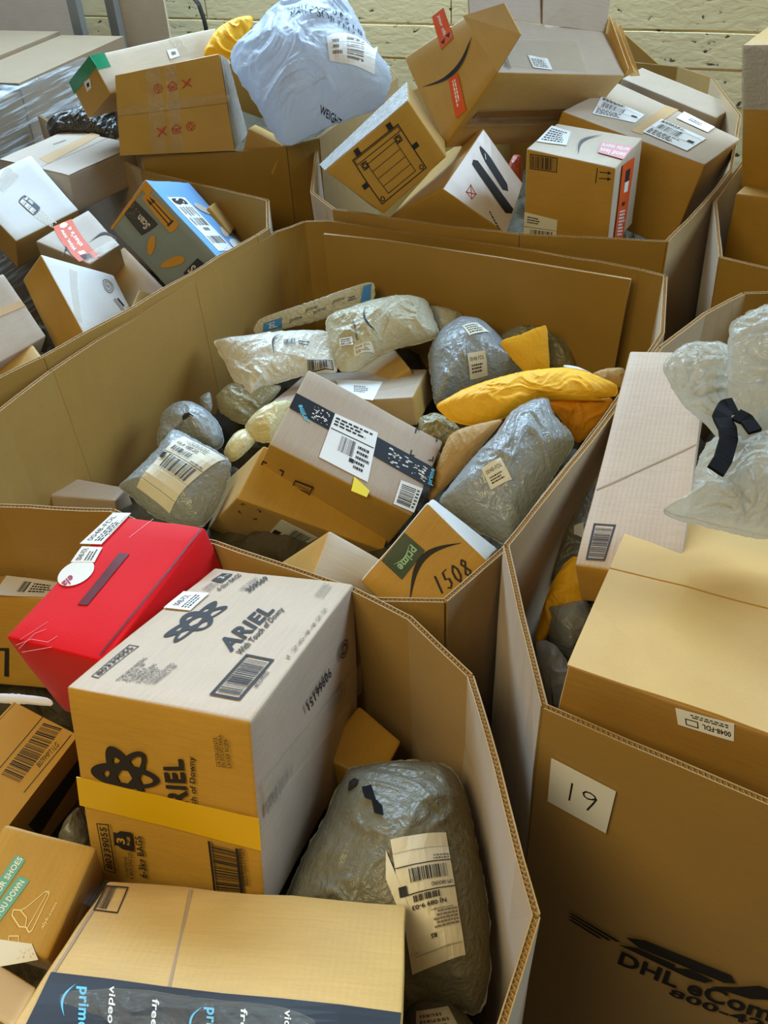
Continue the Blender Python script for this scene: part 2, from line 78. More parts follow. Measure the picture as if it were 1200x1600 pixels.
 'tall': [('L', 'barcode', [[0.051, 0.81], [0.362, 0.824], [0.361, 0.974], [0.046, 0.959]], None, [('frame', 'ink', 0, 0, 1, 1, 0.03, 0.06), ('bar', 'ink', 0.06, 0.1, 0.94, 0.9, 22)]), ('L', 'printed_arrows', [[0.796, 0.795], [0.97, 0.822], [0.961, 0.977], [0.803, 0.963]], None, [('rect', 'ink', 0.0, 0, 0.06, 1), ('rect', 'ink', 0.2, 0.3, 0.8, 0.36), ('rect', 'ink', 0.2, 0.72, 0.8, 0.78), ('poly', 'ink', [(0.75, 0.2), (1, 0.33), (0.75, 0.46)]), ('poly', 'ink', [(0.75, 0.62), (1, 0.75), (0.75, 0.88)])]), ('L', 'label', [[-0.003, 0.09], [0.395, 0.102], [0.398, 0.324], [0.005, 0.368]], 'paper_cream', [('bar', 'ink', 0.2, 0.05, 0.9, 0.38, 16), ('rect', 'ink', 0, 0.45, 1, 0.47), ('lines', 'ink', 0.1, 0.6, 0.5, 0.9, 3)]), ('T', 'label', [[0.257, 0.976], [0.328, 0.653], [0.766, 0.752], [0.862, 1.013]], 'paper', [('lines', 'ink', 0.1, 0.1, 0.9, 0.9, 6)]), ('T', 'printed_smile', [[0.158, 0.465], [0.839, 0.42], [0.905, 0.553], [0.227, 0.597]], None, [('smile', 'ink_grey')]), ('T', 'pink_tape', [[0.671, 0.009], [0.608, 0.347], [0.292, 0.288], [0.262, -0.002]], 'pink_tape', [('txt', 'white_ink', 'send less', 0.05, 0.55, 0.95, 0.9, 0.02), ('txt', 'white_ink', 'write more', 0.05, 0.12, 0.95, 0.45, 0.02)]), ('F', 'orange_tape', [[0.209, 0.09], [0.604, -0.053], [0.682, 0.893], [0.241, 0.95]], 'orange_tape', [('rect', 'ink', 0.3, 0.75, 0.7, 0.9), ('rect', 'white_ink', 0.35, 0.62, 0.7, 0.75), ('rect', 'ink', 0.3, 0.45, 0.6, 0.5), ('lines', 'white_ink', 0.2, 0.05, 0.8, 0.4, 8)])],
 'label': [('T', 'packing_tape', [[0.109, 0.548], [0.116, 0.473], [1.016, 0.502], [0.985, 0.596]], 'tape_tan', []), ('T', 'label', [[0.153, 0.848], [0.297, 0.59], [0.558, 0.613], [0.584, 0.958]], 'paper', [('bar', 'ink', 0.1, 0.45, 0.62, 0.75, 26), ('rect', 'ink', 0.02, 0.4, 0.98, 0.415), ('rect', 'ink', 0.02, 0.8, 0.98, 0.81), ('lines', 'ink', 0.05, 0.83, 0.6, 0.97, 4), ('lines', 'ink', 0.05, 0.05, 0.7, 0.35, 4), ('rect', 'ink', 0.8, 0.43, 0.93, 0.55)]), ('T', 'label', [[0.169, 0.492], [0.128, 0.163], [0.607, 0.163], [0.614, 0.505]], 'paper', [('bar', 'ink', 0.1, 0.45, 0.62, 0.75, 26), ('rect', 'ink', 0.02, 0.4, 0.98, 0.415), ('rect', 'ink', 0.02, 0.8, 0.98, 0.81), ('lines', 'ink', 0.05, 0.83, 0.6, 0.97, 4), ('lines', 'ink', 0.05, 0.05, 0.7, 0.35, 4), ('rect', 'ink', 0.8, 0.43, 0.93, 0.55)]), ('T', 'label', [[0.774, 0.444], [0.763, 0.197], [0.974, 0.2], [1.011, 0.458]], 'paper', [('lines', 'ink', 0.3, 0.3, 0.8, 0.7, 2)])],
 'open': [('L', 'printed_smile', [[0.32, 0.92], [0.37, 0.076], [0.526, 0.137], [0.547, 0.975]], None, [('smile', 'ink')]), ('L', 'orange_tape', [[-0.234, 0.573], [0.182, 0.506], [0.146, 0.711], [-0.27, 0.753]], 'orange_tape', [('txt', 'white_ink', 'your gift', 0.1, 0.35, 0.75, 0.65, 0.02), ('poly', 'ink', [(0.82, 0.1), (0.95, 0.3), (0.82, 0.5)]), ('poly', 'ink', [(0.78, 0.55), (0.92, 0.75), (0.78, 0.9)])]), ('L', 'orange_tape', [[0.527, 0.434], [0.909, 0.313], [0.951, 0.473], [0.546, 0.573]], 'orange_tape', [('lines', 'white_ink', 0.1, 0.3, 0.8, 0.7, 2)]), ('T', 'label', [[0.268, 0.1], [0.4, 0.063], [0.409, 0.285], [0.27, 0.324]], 'paper', [('lines', 'ink', 0.1, 0.1, 0.9, 0.8, 5)]), ('T', 'clear_tape', [[0.096, 0.107], [0.666, 0.046], [0.709, 0.696], [0.168, 0.596]], 'tape_clear', []), ('T', 'printed_block', [[0.062, 0.092], [0.096, 0.04], [0.109, 0.333], [0.064, 0.348]], None, [('bar', 'ink', 0, 0, 1, 1, 8)]), ('F', 'tape', [[0.054, 0.366], [0.767, 0.357], [0.705, 0.532], [0.054, 0.52]], 'tape_brown', []), ('F', 'clear_tape', [[0.042, 0.315], [0.794, 0.297], [0.752, 0.416], [0.031, 0.428]], 'tape_clear', [])],
 'printer': [('T', 'printed_drawing', [[0.079, 0.121], [0.745, 0.081], [0.8, 0.844], [0.246, 0.875]], None, [('frame', 'ink', 0, 0, 1, 1, 0.02, 0.02), ('frame', 'ink', 0.03, 0.86, 0.97, 0.97, 0.01, 0.015), ('frame', 'ink', 0.08, 0.7, 0.2, 0.84, 0.015, 0.02), ('frame', 'ink', 0.8, 0.7, 0.92, 0.84, 0.015, 0.02), ('disc', 'ink', 0.14, 0.77, 0.045, 0.05, 0.6), ('disc', 'ink', 0.86, 0.77, 0.045, 0.05, 0.6), ('disc', 'ink', 0.07, 0.08, 0.04, 0.05, 0.6), ('disc', 'ink', 0.93, 0.08, 0.04, 0.05, 0.6), ('rect', 'ink', 0.1, 0.98, 0.2, 1.12), ('rect', 'ink', 0.8, 0.98, 0.9, 1.12), ('rect', 'ink', -0.1, 0.42, 0, 0.52), ('rect', 'ink', 1.0, 0.42, 1.1, 0.52)]), ('T', 'printed_drawing', [[0.224, 0.175], [0.629, 0.155], [0.676, 0.681], [0.309, 0.694]], None, [('frame', 'ink', 0, 0, 1, 1, 0.02, 0.02), ('rect', 'ink', 0, 0.24, 1, 0.255), ('rect', 'ink', 0, 0.49, 1, 0.505), ('rect', 'ink', 0, 0.74, 1, 0.755)])],
 'coupe': [('T', 'printed_panel', [[0.023, 0.016], [0.975, 0.023], [0.983, 0.984], [0.014, 0.981]], 'cream', []), ('T', 'printed_pen', [[0.564, 0.217], [0.706, 0.183], [0.837, 0.884], [0.734, 0.923]], None, [('poly', 'ink', [(0, 0.1), (0.5, 0), (1, 0.1), (1, 0.7), (0.8, 0.9), (0.6, 1), (0.4, 1), (0.2, 0.9), (0, 0.7)])]), ('T', 'printed_pen', [[0.29, 0.082], [0.45, -0.011], [0.625, 0.852], [0.526, 0.891]], None, [('poly', 'ink', [(0, 0.05), (0.5, 0), (1, 0.05), (1, 0.95), (0.5, 1), (0, 0.95)])]), ('T', 'printed_mark', [[0.162, 0.725], [0.124, 0.612], [0.227, 0.593], [0.291, 0.725]], None, [('frame', 'red_ink', 0, 0, 1, 1, 0.08, 0.08), ('stroke', 'red_ink', [(0, 0), (1, 1)], 0.09), ('stroke', 'red_ink', [(1, 0), (0, 1)], 0.09)]), ('T', 'printed_text', [[0.115, 0.352], [-0.045, 0.126], [0.023, 0.087], [0.18, 0.316]], None, [('lines', 'ink', 0, 0.2, 1, 0.8, 1)])],
 'redprint': [('T', 'clear_tape', [[0.005, 0.496], [1.033, 0.518], [1.035, 0.604], [-0.001, 0.609]], 'tape_clear', []), ('T', 'clear_tape', [[0.28, 0.006], [0.415, 0.013], [0.433, 1.005], [0.298, 1.009]], 'tape_clear', []), ('T', 'clear_tape', [[0.448, 0.011], [0.56, 0.011], [0.587, 1.004], [0.476, 1.002]], 'tape_clear', []), ('T', 'printed_symbols', [[0.344, 0.698], [0.717, 0.716], [0.718, 0.819], [0.342, 0.816]], None, [('disc', 'red_ink', 0.14, 0.5, 0.11, 0.46, 0.86), ('disc', 'red_ink', 0.14, 0.5, 0.055, 0.22, 0.7), ('stroke', 'red_ink', [(0.2, 0.5), (0.25, 0.5)], 0.02), ('stroke', 'red_ink', [(0.08000000000000002, 0.5), (0.030000000000000013, 0.5)], 0.02), ('stroke', 'red_ink', [(0.14, 0.74), (0.14, 0.96)], 0.02), ('stroke', 'red_ink', [(0.14, 0.26), (0.14, 0.03999999999999998)], 0.02), ('stroke', 'red_ink', [(0.37, 0.5), (0.5, 0.95), (0.63, 0.5)], 0.03), ('frame', 'red_ink', 0.4, 0.05, 0.6, 0.55, 0.02, 0.07), ('rect', 'red_ink', 0.45, 0.25, 0.55, 0.4), ('speck', 'red_ink', 0.76, 0.1, 0.96, 0.9, 16), ('stroke', 'red_ink', [(0.75, 0.08), (0.97, 0.92)], 0.04), ('stroke', 'red_ink', [(0.97, 0.08), (0.75, 0.92)], 0.04)]), ('T', 'printed_symbols', [[0.339, 0.195], [0.698, 0.249], [0.698, 0.355], [0.337, 0.318]], None, [('speck', 'red_ink', 0.04000000000000001, 0.1, 0.24000000000000002, 0.9, 16), ('stroke', 'red_ink', [(0.030000000000000013, 0.08), (0.25, 0.92)], 0.04), ('stroke', 'red_ink', [(0.25, 0.08), (0.030000000000000013, 0.92)], 0.04), ('stroke', 'red_ink', [(0.37, 0.5), (0.5, 0.95), (0.63, 0.5)], 0.03), ('frame', 'red_ink', 0.4, 0.05, 0.6, 0.55, 0.02, 0.07), ('rect', 'red_ink', 0.45, 0.25, 0.55, 0.4), ('disc', 'red_ink', 0.86, 0.5, 0.11, 0.46, 0.86), ('disc', 'red_ink', 0.86, 0.5, 0.055, 0.22, 0.7), ('stroke', 'red_ink', [(0.9199999999999999, 0.5), (0.97, 0.5)], 0.02), ('stroke', 'red_ink', [(0.8, 0.5), (0.75, 0.5)], 0.02), ('stroke', 'red_ink', [(0.86, 0.74), (0.86, 0.96)], 0.02), ('stroke', 'red_ink', [(0.86, 0.26), (0.86, 0.03999999999999998)], 0.02)])],
 'green': [('T', 'green_tape', [[0.001, 0.634], [0.1, 0.636], [0.106, 0.998], [-0.0, 1.0]], 'green_tape', []), ('L', 'green_tape', [[0.013, 0.019], [0.314, -0.021], [0.317, 1.051], [-0.0, 1.0]], 'green_tape', []), ('L', 'label', [[0.535, 0.411], [0.558, 0.597], [0.378, 0.705], [0.316, 0.466]], 'paper', [('rect', 'ink', 0.3, 0.3, 0.75, 0.7)]), ('T', 'label', [[0.535, 0.477], [0.617, 0.5], [0.62, 0.703], [0.543, 0.71]], 'paper', [('rect', 'ink_faint', 0.3, 0.3, 0.75, 0.7)]), ('T', 'packing_tape', [[0.626, 0.492], [0.713, 0.496], [0.681, 1.018], [0.599, 1.027]], 'tape_clear', [])],
 'little': [('T', 'label', [[0.077, 0.123], [1.012, 0.11], [0.955, 0.919], [0.156, 0.972]], 'paper', [('lines', 'ink', 0.1, 0.2, 0.9, 0.8, 3)])],
 'kraft': [('T', 'packing_tape', [[0.123, 0.425], [1.025, 0.551], [1.041, 0.697], [0.19, 0.615]], 'tape_tan', []), ('T', 'printed_text', [[0.555, 0.772], [0.721, 0.748], [0.759, 0.804], [0.592, 0.828]], None, [('lines', 'ink_faint', 0, 0, 1, 1, 1)])],
 'white': [('T', 'printed_logo', [[0.407, 0.478], [0.432, 0.188], [0.604, 0.252], [0.557, 0.533]], None, [('rrect', 'ink_grey', 0, 0, 1, 1, 0.2), ('txt', 'white_ink', 'JS', 0.08, 0.62, 0.6, 0.92, 0.03), ('txt', 'white_ink', 'EEE', 0.1, 0.12, 0.9, 0.52, 0.05)]), ('T', 'glossy_print', [[0.426, 0.18], [0.511, -0.074], [0.633, -0.051], [0.604, 0.241]], None, [('lines', 'white_ink', 0, 0.05, 1, 0.95, 6)]), ('T', 'clear_tape', [[0.306, 0.802], [0.355, 0.681], [0.676, 0.792], [0.645, 1.007]], 'tape_clear', [])],  # glare on the white top painted as thin light strokes
 'wow': [('T', 'orange_tape', [[0.356, 0.018], [0.679, 0.996], [0.383, 1.061], [-0.048, 0.154]], 'orange_tape', [('txt', 'white_ink', 'Wow, now', 0.3, 0.58, 0.85, 0.8, 0.03), ('txt', 'white_ink', "that's a", 0.35, 0.22, 0.85, 0.45, 0.03), ('rect', 'ink', 0.02, 0.3, 0.14, 0.75), ('rect', 'white_ink', 0.16, 0.4, 0.24, 0.7), ('disc', 'white_ink', 0.93, 0.5, 0.06, 0.2, 0)]), ('T', 'printed_smile', [[1.064, 0.123], [0.535, 0.387], [0.729, 0.519], [1.133, 0.307]], None, [('smile', 'ink')]), ('T', 'printed_smile', [[-0.058, 0.192], [-0.113, 0.425], [0.112, 0.555], [0.254, 0.604]], None, [('smile', 'ink')]), ('T', 'clear_tape', [[0.056, 0.032], [0.961, 0.003], [1.013, 0.17], [0.209, 0.205]], 'tape_clear', [])],
 'prints': [('T', 'printed_seal', [[0.684, 0.594], [0.79, 0.461], [0.94, 0.726], [0.795, 0.881]], None, [('disc', 'ink_faint', 0.5, 0.5, 0.5, 0.5, 0.85), ('disc', 'ink_faint', 0.5, 0.5, 0.35, 0.35, 0.8), ('lines', 'ink_faint', 0.3, 0.35, 0.7, 0.65, 2)]), ('T', 'printed_text', [[0.755, 0.356], [0.834, 0.011], [0.965, 0.053], [0.877, 0.456]], None, [('rect', 'ink', 0.1, 0.6, 0.6, 0.85), ('lines', 'ink_faint', 0, 0.05, 1, 0.5, 3)]), ('T', 'clear_tape', [[-0.013, 0.196], [0.059, 0.142], [0.415, 0.858], [0.321, 0.885]], 'tape_clear', [])],
 'pink': [('T', 'packing_tape', [[0.574, 0.596], [0.958, 0.579], [0.997, 0.48], [0.502, 0.508]], 'tape_tan', [])],
 'blue': [('T', 'label', [[0.11, 0.786], [0.127, 0.105], [0.572, 0.018], [0.504, 0.769]], 'paper', [('txt', 'ink', 'S', 0.02, 0.1, 0.14, 0.85, 0.05), ('rect', 'ink', 0.06, 0.2, 0.12, 0.6), ('lines', 'ink_faint', 0.18, 0.1, 0.36, 0.9, 5), ('barh', 'ink_faint', 0.38, 0.1, 0.52, 0.9, 14), ('lines', 'ink_faint', 0.56, 0.2, 0.62, 0.8, 1), ('barh', 'ink_faint', 0.72, 0.1, 0.86, 0.9, 14), ('speck', 'ink', 0.9, 0.1, 0.98, 0.7, 16)]), ('T', 'printed_bandage', [[0.505, 0.654], [0.786, 0.483], [0.959, 0.524], [0.678, 0.709]], None, [('rrect', 'beige_ink', 0, 0, 1, 1, 0.45)]), ('T', 'printed_bandage', [[0.63, 0.285], [0.668, 0.156], [0.899, 0.249], [0.88, 0.352]], None, [('rrect', 'beige_ink', 0, 0, 1, 1, 0.45)]), ('T', 'printed_patch', [[0.603, 0.141], [0.628, -0.015], [0.996, 0.022], [0.826, 0.152]], None, [('rrect', 'paper', 0, 0, 1, 1, 0.45)]), ('L', 'printed_panel', [[0.507, 0.678], [0.495, 0.919], [0.1, 0.907], [0.064, 0.736]], None, [('rrect', 'ochre_ink', 0, 0, 1, 1, 0.15), ('rect', 'ink', 0.2, 0.15, 0.8, 0.2), ('rect', 'ink', 0.3, 0.2, 0.4, 0.8), ('rect', 'ink', 0.62, 0.2, 0.72, 0.8), ('poly', 'ink', [(0.2, 0.75), (0.5, 0.75), (0.35, 0.92)]), ('poly', 'ink', [(0.52, 0.75), (0.82, 0.75), (0.67, 0.92)])]), ('L', 'printed_scan_box', [[0.365, 0.646], [-0.008, 0.631], [0.036, 0.323], [0.323, 0.292]], None, [('rrect', 'tape_dark', 0, 0, 1, 1, 0.1), ('txt', 'beige_ink', 'Scan', 0.12, 0.3, 0.55, 0.7, 0.03), ('speck', 'ochre_ink', 0.6, 0.2, 0.9, 0.8, 20)]), ('L', 'printed_scan_box', [[0.894, 0.371], [1.03, 0.386], [0.994, 0.764], [0.837, 0.746]], None, [('rrect', 'tape_dark', 0, 0, 1, 1, 0.1), ('txt', 'beige_ink', 'Sca', 0.1, 0.2, 0.95, 0.65, 0.03)]), ('L', 'printed_bandage', [[0.5, 0.127], [0.55, 0.217], [0.415, 0.501], [0.375, 0.365]], None, [('rrect', 'ochre_ink', 0, 0, 1, 1, 0.45)]), ('L', 'printed_bandage', [[0.728, 0.139], [0.828, 0.525], [0.725, 0.606], [0.662, 0.215]], None, [('rrect', 'ochre_ink', 0, 0, 1, 1, 0.45)]), ('L', 'printed_border', [[0.004, -0.008], [0.1, -0.011], [0.112, 0.985], [0.008, 1.001]], None, [('rect', 'ochre_ink', 0, 0, 0.3, 1), ('rect', 'ochre_ink', 0, 0.85, 1, 1)])],
 'long': [('T', 'barcode', [[0.277, 0.029], [0.311, 0.173], [0.085, 0.168], [0.092, 0.024]], None, [('frame', 'ink', 0, 0, 1, 1, 0.05, 0.09), ('bar', 'ink', 0.1, 0.12, 0.9, 0.88, 24)]), ('T', 'crease', [[0.027, 0.305], [1.01, 0.546], [1.009, 0.552], [0.023, 0.31]], None, [('rect', 'crease', 0, 0, 1, 1)])],
 'tan': [('L', 'label', [[0.61, 1.01], [0.407, 0.98], [0.431, 0.876], [0.626, 0.896]], 'paper', [('txt', 'ink', '0048-FDL', 0.05, 0.5, 0.55, 0.8, 0.03), ('lines', 'ink', 0.1, 0.1, 0.8, 0.35, 2), ('frame', 'ink', 0.62, 0.45, 0.85, 0.85, 0.02, 0.06)])],
 'g1box': [('T', 'label', [[-0.121, 0.494], [0.012, 0.04], [0.815, 0.05], [0.965, 0.555]], 'paper', [('bar', 'ink', 0.35, 0.2, 0.5, 0.8, 8), ('lines', 'ink', 0.55, 0.2, 0.95, 0.8, 4)]), ('L', 'printed_block', [[0.526, 0.106], [0.564, 0.103], [0.583, 0.423], [0.55, 0.42]], None, [('rect', 'ink', 0, 0, 1, 1), ('rect', 'ink', -1.5, 0.9, 1, 1)])],
 'b07': [('T', 'barcode', [[0.438, 0.221], [1.0, 0.228], [0.97, 0.481], [0.42, 0.472]], None, [('bar', 'ink', 0, 0, 1, 1, 40)]), ('T', 'printed_code', [[0.617, 0.139], [0.853, 0.115], [0.868, 0.182], [0.63, 0.203]], None, [('txt', 'ink', 'B07FMPT1LG', 0, 0, 1, 1, 0)]), ('T', 'printed_frame', [[0.388, 0.096], [0.975, 0.07], [1.014, 0.554], [0.423, 0.543]], None, [('rect', 'ink', 0, 0.0, 1, 0.02), ('rect', 'ink', 0, 0.97, 1, 0.99)]), ('F', 'tape', [[0.331, 0.292], [1.016, 0.47], [1.008, 0.68], [0.28, 0.635]], 'tape_dark', [])],
 'shoe': [('T', 'teal_print', [[0.276, 0.692], [0.738, 0.623], [0.758, 0.737], [0.29, 0.806]], None, [('rrect', 'teal', 0, 0, 1, 1, 0.05), ('txt', 'white_ink', 'YOUR SHOES', 0.02, 0.25, 0.98, 0.75, 0.02)]), ('T', 'teal_print', [[0.15, 0.581], [0.569, 0.489], [0.585, 0.612], [0.161, 0.698]], None, [('rrect', 'teal', 0, 0, 1, 1, 0.05), ('txt', 'white_ink', 'YOU DOWN', 0.1, 0.25, 0.93, 0.75, 0.02)]), ('T', 'printed_shoe', [[0.136, 0.247], [0.506, 0.192], [0.551, 0.378], [0.22, 0.542]], None, [('stroke', 'cream_ink', [(0.0, 0.45), (0.1, 0.9), (0.22, 1.0), (0.3, 0.8), (0.42, 0.72), (0.95, 0.55), (1, 0.4), (0.95, 0.28), (0.1, 0.05), (0.03, 0.1), (0.08, 0.28), (0, 0.45)], 0.03), ('stroke', 'cream_ink', [(0.08, 0.22), (0.96, 0.42)], 0.025), ('stroke', 'cream_ink', [(0.3, 0.8), (0.25, 0.45), (0.08, 0.3)], 0.025)]), ('T', 'printed_text', [[0.214, 0.151], [0.448, 0.128], [0.455, 0.165], [0.224, 0.196]], None, [('txt', 'cream_ink', 'alyk.com', 0, 0, 1, 1, 0)]), ('T', 'printed_shoe', [[-0.059, 0.373], [-0.028, 0.275], [0.106, 0.348], [0.079, 0.437]], None, [('frame', 'cream_ink', 0, 0, 1, 1, 0.06, 0.06)]), ('T', 'label', [[-0.324, 0.679], [-0.025, 0.083], [0.076, 0.202], [0.026, 0.498]], 'paper_cream', [('speck', 'pink_ink', 0.7, 0.2, 0.95, 0.7, 20)])],
 'tape': [('T', 'crease', [[0.03, 0.288], [0.024, 0.739], [0.015, 0.748], [0.021, 0.294]], None, [('rect', 'crease', 0, 0, 1, 1)]), ('T', 'crease', [[0.368, 0.204], [0.292, 0.965], [0.286, 0.969], [0.36, 0.207]], None, [('rect', 'crease', 0, 0, 1, 1)]), ('T', 'barcode', [[-0.037, 0.789], [0.012, 0.752], [0.005, 0.938], [-0.036, 0.964]], None, [('bar', 'ink', 0.05, 0.05, 0.95, 0.95, 10)]), ('T', 'barcode', [[0.019, 0.743], [0.1, 0.735], [0.085, 0.944], [0.006, 0.95]], None, [('frame', 'ink', 0, 0, 1, 1, 0.05, 0.05), ('bar', 'ink', 0.06, 0.1, 0.5, 0.95, 12)]), ('T', 'tape', [[0.046, -0.065], [0.994, -0.023], [0.999, 0.229], [0.019, 0.298]], 'tape_dark', []), ('T', 'printed_brand_name', [[0.11, 0.228], [0.171, -0.009], [0.206, -0.01], [0.147, 0.227]], None, [('txt', 'cyan_ink', 'prime', 0, 0, 1, 1, 0.03)]), ('T', 'printed_smile', [[0.125, 0.058], [0.105, 0.239], [0.083, 0.254], [0.094, 0.07]], None, [('smile', 'cyan_ink')]), ('T', 'printed_text', [[0.198, 0.245], [0.243, 0.045], [0.261, 0.041], [0.217, 0.241]], None, [('txt', 'white_ink', 'video', 0, 0, 1, 1, 0.02)]), ('T', 'printed_text', [[0.328, 0.193], [0.356, 0.048], [0.374, 0.045], [0.348, 0.19]], None, [('txt', 'white_ink', 'free', 0, 0, 1, 1, 0.02)]), ('T', 'printed_brand_name', [[0.471, 0.176], [0.506, -0.04], [0.538, -0.041], [0.507, 0.175]], None, [('txt', 'cyan_ink', 'prime', 0, 0, 1, 1, 0.03)]), ('T', 'printed_smile', [[0.47, 0.012], [0.467, 0.175], [0.447, 0.19], [0.445, 0.024]], None, [('smile', 'cyan_ink')]), ('T', 'printed_text', [[0.57, 0.183], [0.59, 0.024], [0.607, 0.02], [0.589, 0.179]], None, [('txt', 'white_ink', 'free', 0, 0, 1, 1, 0.02)]), ('T', 'printed_text', [[0.688, 0.187], [0.704, 0.021], [0.721, 0.018], [0.708, 0.183]], None, [('txt', 'white_ink', 'video', 0, 0, 1, 1, 0.02)])],
}
RIM = {
 'G1': [[[-0.9625, 1.3868, 1.13], [-0.6909, 1.4028, 1.13], [-0.4814, 1.3658, 1.13]], [[-0.4814, 1.3658, 1.13], [-0.4085, 1.3122, 1.13]], [[-0.4085, 1.3122, 1.13], [-0.2884, 1.2541, 1.13], [-0.1041, 1.1431, 1.13], [-0.0565, 1.1156, 1.13]], [[-0.0565, 1.1156, 1.13], [0.0274, 1.0414, 1.13], [0.1054, 0.9192, 1.13]], [[0.1054, 0.9192, 1.13], [0.1213, 0.7693, 1.13], [0.1304, 0.6311, 1.13], [0.1378, 0.5591, 1.13]], [[0.1378, 0.5591, 1.13], [0.084, 0.4457, 1.13], [0.0465, 0.3767, 1.13]], [[0.0465, 0.3767, 1.13], [-0.1, 0.17, 1.13]], [[-0.1, 0.17, 1.13], [-0.86, 0.2, 1.13]], [[-0.86, 0.2, 1.13], [-1.12, 0.62, 1.13]], [[-1.12, 0.62, 1.13], [-0.9625, 1.3868, 1.13]]],
 'G2': [[[-0.8614, 1.6917, 1.09], [-0.8142, 1.8103, 1.09], [-0.7405, 1.9727, 1.09]], [[-0.7405, 1.9727, 1.09], [-0.4636, 2.417, 1.09]], [[-0.4636, 2.417, 1.09], [-0.2586, 2.7127, 1.09]], [[-0.2586, 2.7127, 1.09], [-0.1741, 2.7712, 1.09]], [[-0.1741, 2.7712, 1.09], [-0.1002, 2.7676, 1.09]], [[-0.1002, 2.7676, 1.09], [0.3652, 2.5037, 1.09], [0.6974, 2.2916, 1.09]], [[0.6974, 2.2916, 1.09], [0.749, 2.2401, 1.09]], [[0.749, 2.2401, 1.09], [0.6609, 1.9461, 1.09], [0.4445, 1.5966, 1.09], [0.1975, 1.2321, 1.09]], [[0.1975, 1.2321, 1.09], [0.087, 1.1172, 1.09]], [[0.087, 1.1172, 1.09], [-0.02, 1.1326, 1.09]], [[-0.02, 1.1326, 1.09], [-0.3391, 1.3041, 1.09], [-0.6797, 1.4495, 1.09]], [[-0.6797, 1.4495, 1.09], [-0.95, 1.45, 1.09]], [[-0.95, 1.45, 1.09], [-0.8614, 1.6917, 1.09]]],
 'G3': [[[-1.0756, 1.5867, 1.11], [-0.9007, 1.8422, 1.11], [-0.7636, 2.0062, 1.11]], [[-0.7636, 2.0062, 1.11], [-0.5875, 2.2381, 1.11], [-0.3075, 2.6429, 1.11]], [[-0.3075, 2.6429, 1.11], [-0.2758, 2.6992, 1.11]], [[-0.2758, 2.6992, 1.11], [-0.2895, 2.9236, 1.11]], [[-0.2895, 2.9236, 1.11], [-0.5568, 3.1381, 1.11], [-0.7318, 3.2867, 1.11]], [[-0.7318, 3.2867, 1.11], [-1.2677, 4.0583, 1.11]]],
 'G4': [[[-0.7951, 3.5138, 1.16], [-0.7235, 3.3011, 1.16]], [[-0.7235, 3.3011, 1.16], [-0.6175, 3.278, 1.16], [-0.3853, 3.2538, 1.16], [-0.2398, 3.2754, 1.16]], [[-0.2398, 3.2754, 1.16], [-0.1339, 3.3414, 1.16]], [[-0.1339, 3.3414, 1.16], [0.171, 4.0579, 1.16]], [[0.171, 4.0579, 1.16], [0.0342, 4.7759, 1.16]], [[0.0342, 4.7759, 1.16], [-0.6593, 4.9905, 1.16]], [[-0.6593, 4.9905, 1.16], [-0.7951, 3.5138, 1.16]]],
 'G5': [[[0.0716, 3.8335, 1.12], [-0.1393, 3.4764, 1.12]], [[-0.1393, 3.4764, 1.12], [-0.153, 2.9353, 1.12]], [[-0.153, 2.9353, 1.12], [-0.0843, 2.7823, 1.12]], [[-0.0843, 2.7823, 1.12], [0.1475, 2.6389, 1.12], [0.4192, 2.4961, 1.12]], [[0.4192, 2.4961, 1.12], [0.7887, 2.386, 1.12]], [[0.7887, 2.386, 1.12], [0.9523, 2.6137, 1.12], [1.1175, 2.8757, 1.12]], [[1.1175, 2.8757, 1.12], [1.3196, 3.3965, 1.12]], [[1.3196, 3.3965, 1.12], [1.3729, 3.8783, 1.12]], [[1.3729, 3.8783, 1.12], [1.3012, 4.0766, 1.12], [1.1379, 4.1965, 1.12]], [[1.1379, 4.1965, 1.12], [0.698, 4.5158, 1.12]], [[0.698, 4.5158, 1.12], [0.0716, 3.8335, 1.12]]],
 'G6': [[[1.2399, 3.0635, 1.1], [1.0143, 2.6918, 1.1]], [[1.0143, 2.6918, 1.1], [0.9071, 2.3049, 1.1]], [[0.9071, 2.3049, 1.1], [1.1507, 2.0893, 1.1]], [[1.1507, 2.0893, 1.1], [1.3936, 2.3104, 1.1]], [[1.3936, 2.3104, 1.1], [1.2399, 3.0635, 1.1]]],
 'G7': [[[1.2215, 1.96, 1.12], [0.9346, 2.0531, 1.12], [0.8796, 2.055, 1.12]], [[0.8796, 2.055, 1.12], [0.7579, 1.9673, 1.12], [0.6204, 1.8262, 1.12]], [[0.6204, 1.8262, 1.12], [0.4295, 1.5404, 1.12], [0.1975, 1.2065, 1.12]], [[0.1975, 1.2065, 1.12], [0.1974, 1.043, 1.12], [0.2009, 0.8632, 1.12]], [[0.2009, 0.8632, 1.12], [0.4452, 0.6899, 1.12], [0.5627, 0.6038, 1.12]], [[0.5627, 0.6038, 1.12], [1.05, 0.62, 1.12]], [[1.05, 0.62, 1.12], [1.38, 1.05, 1.12]], [[1.38, 1.05, 1.12], [1.42, 1.7, 1.12]], [[1.42, 1.7, 1.12], [1.2215, 1.96, 1.12]]],
}
FRONT_QUAD = [[0.1009, 0.8332, 0.12], [0.3452, 0.6599, 0.12], [0.4452, 0.6899, 1.12], [0.2009, 0.8632, 1.12]]
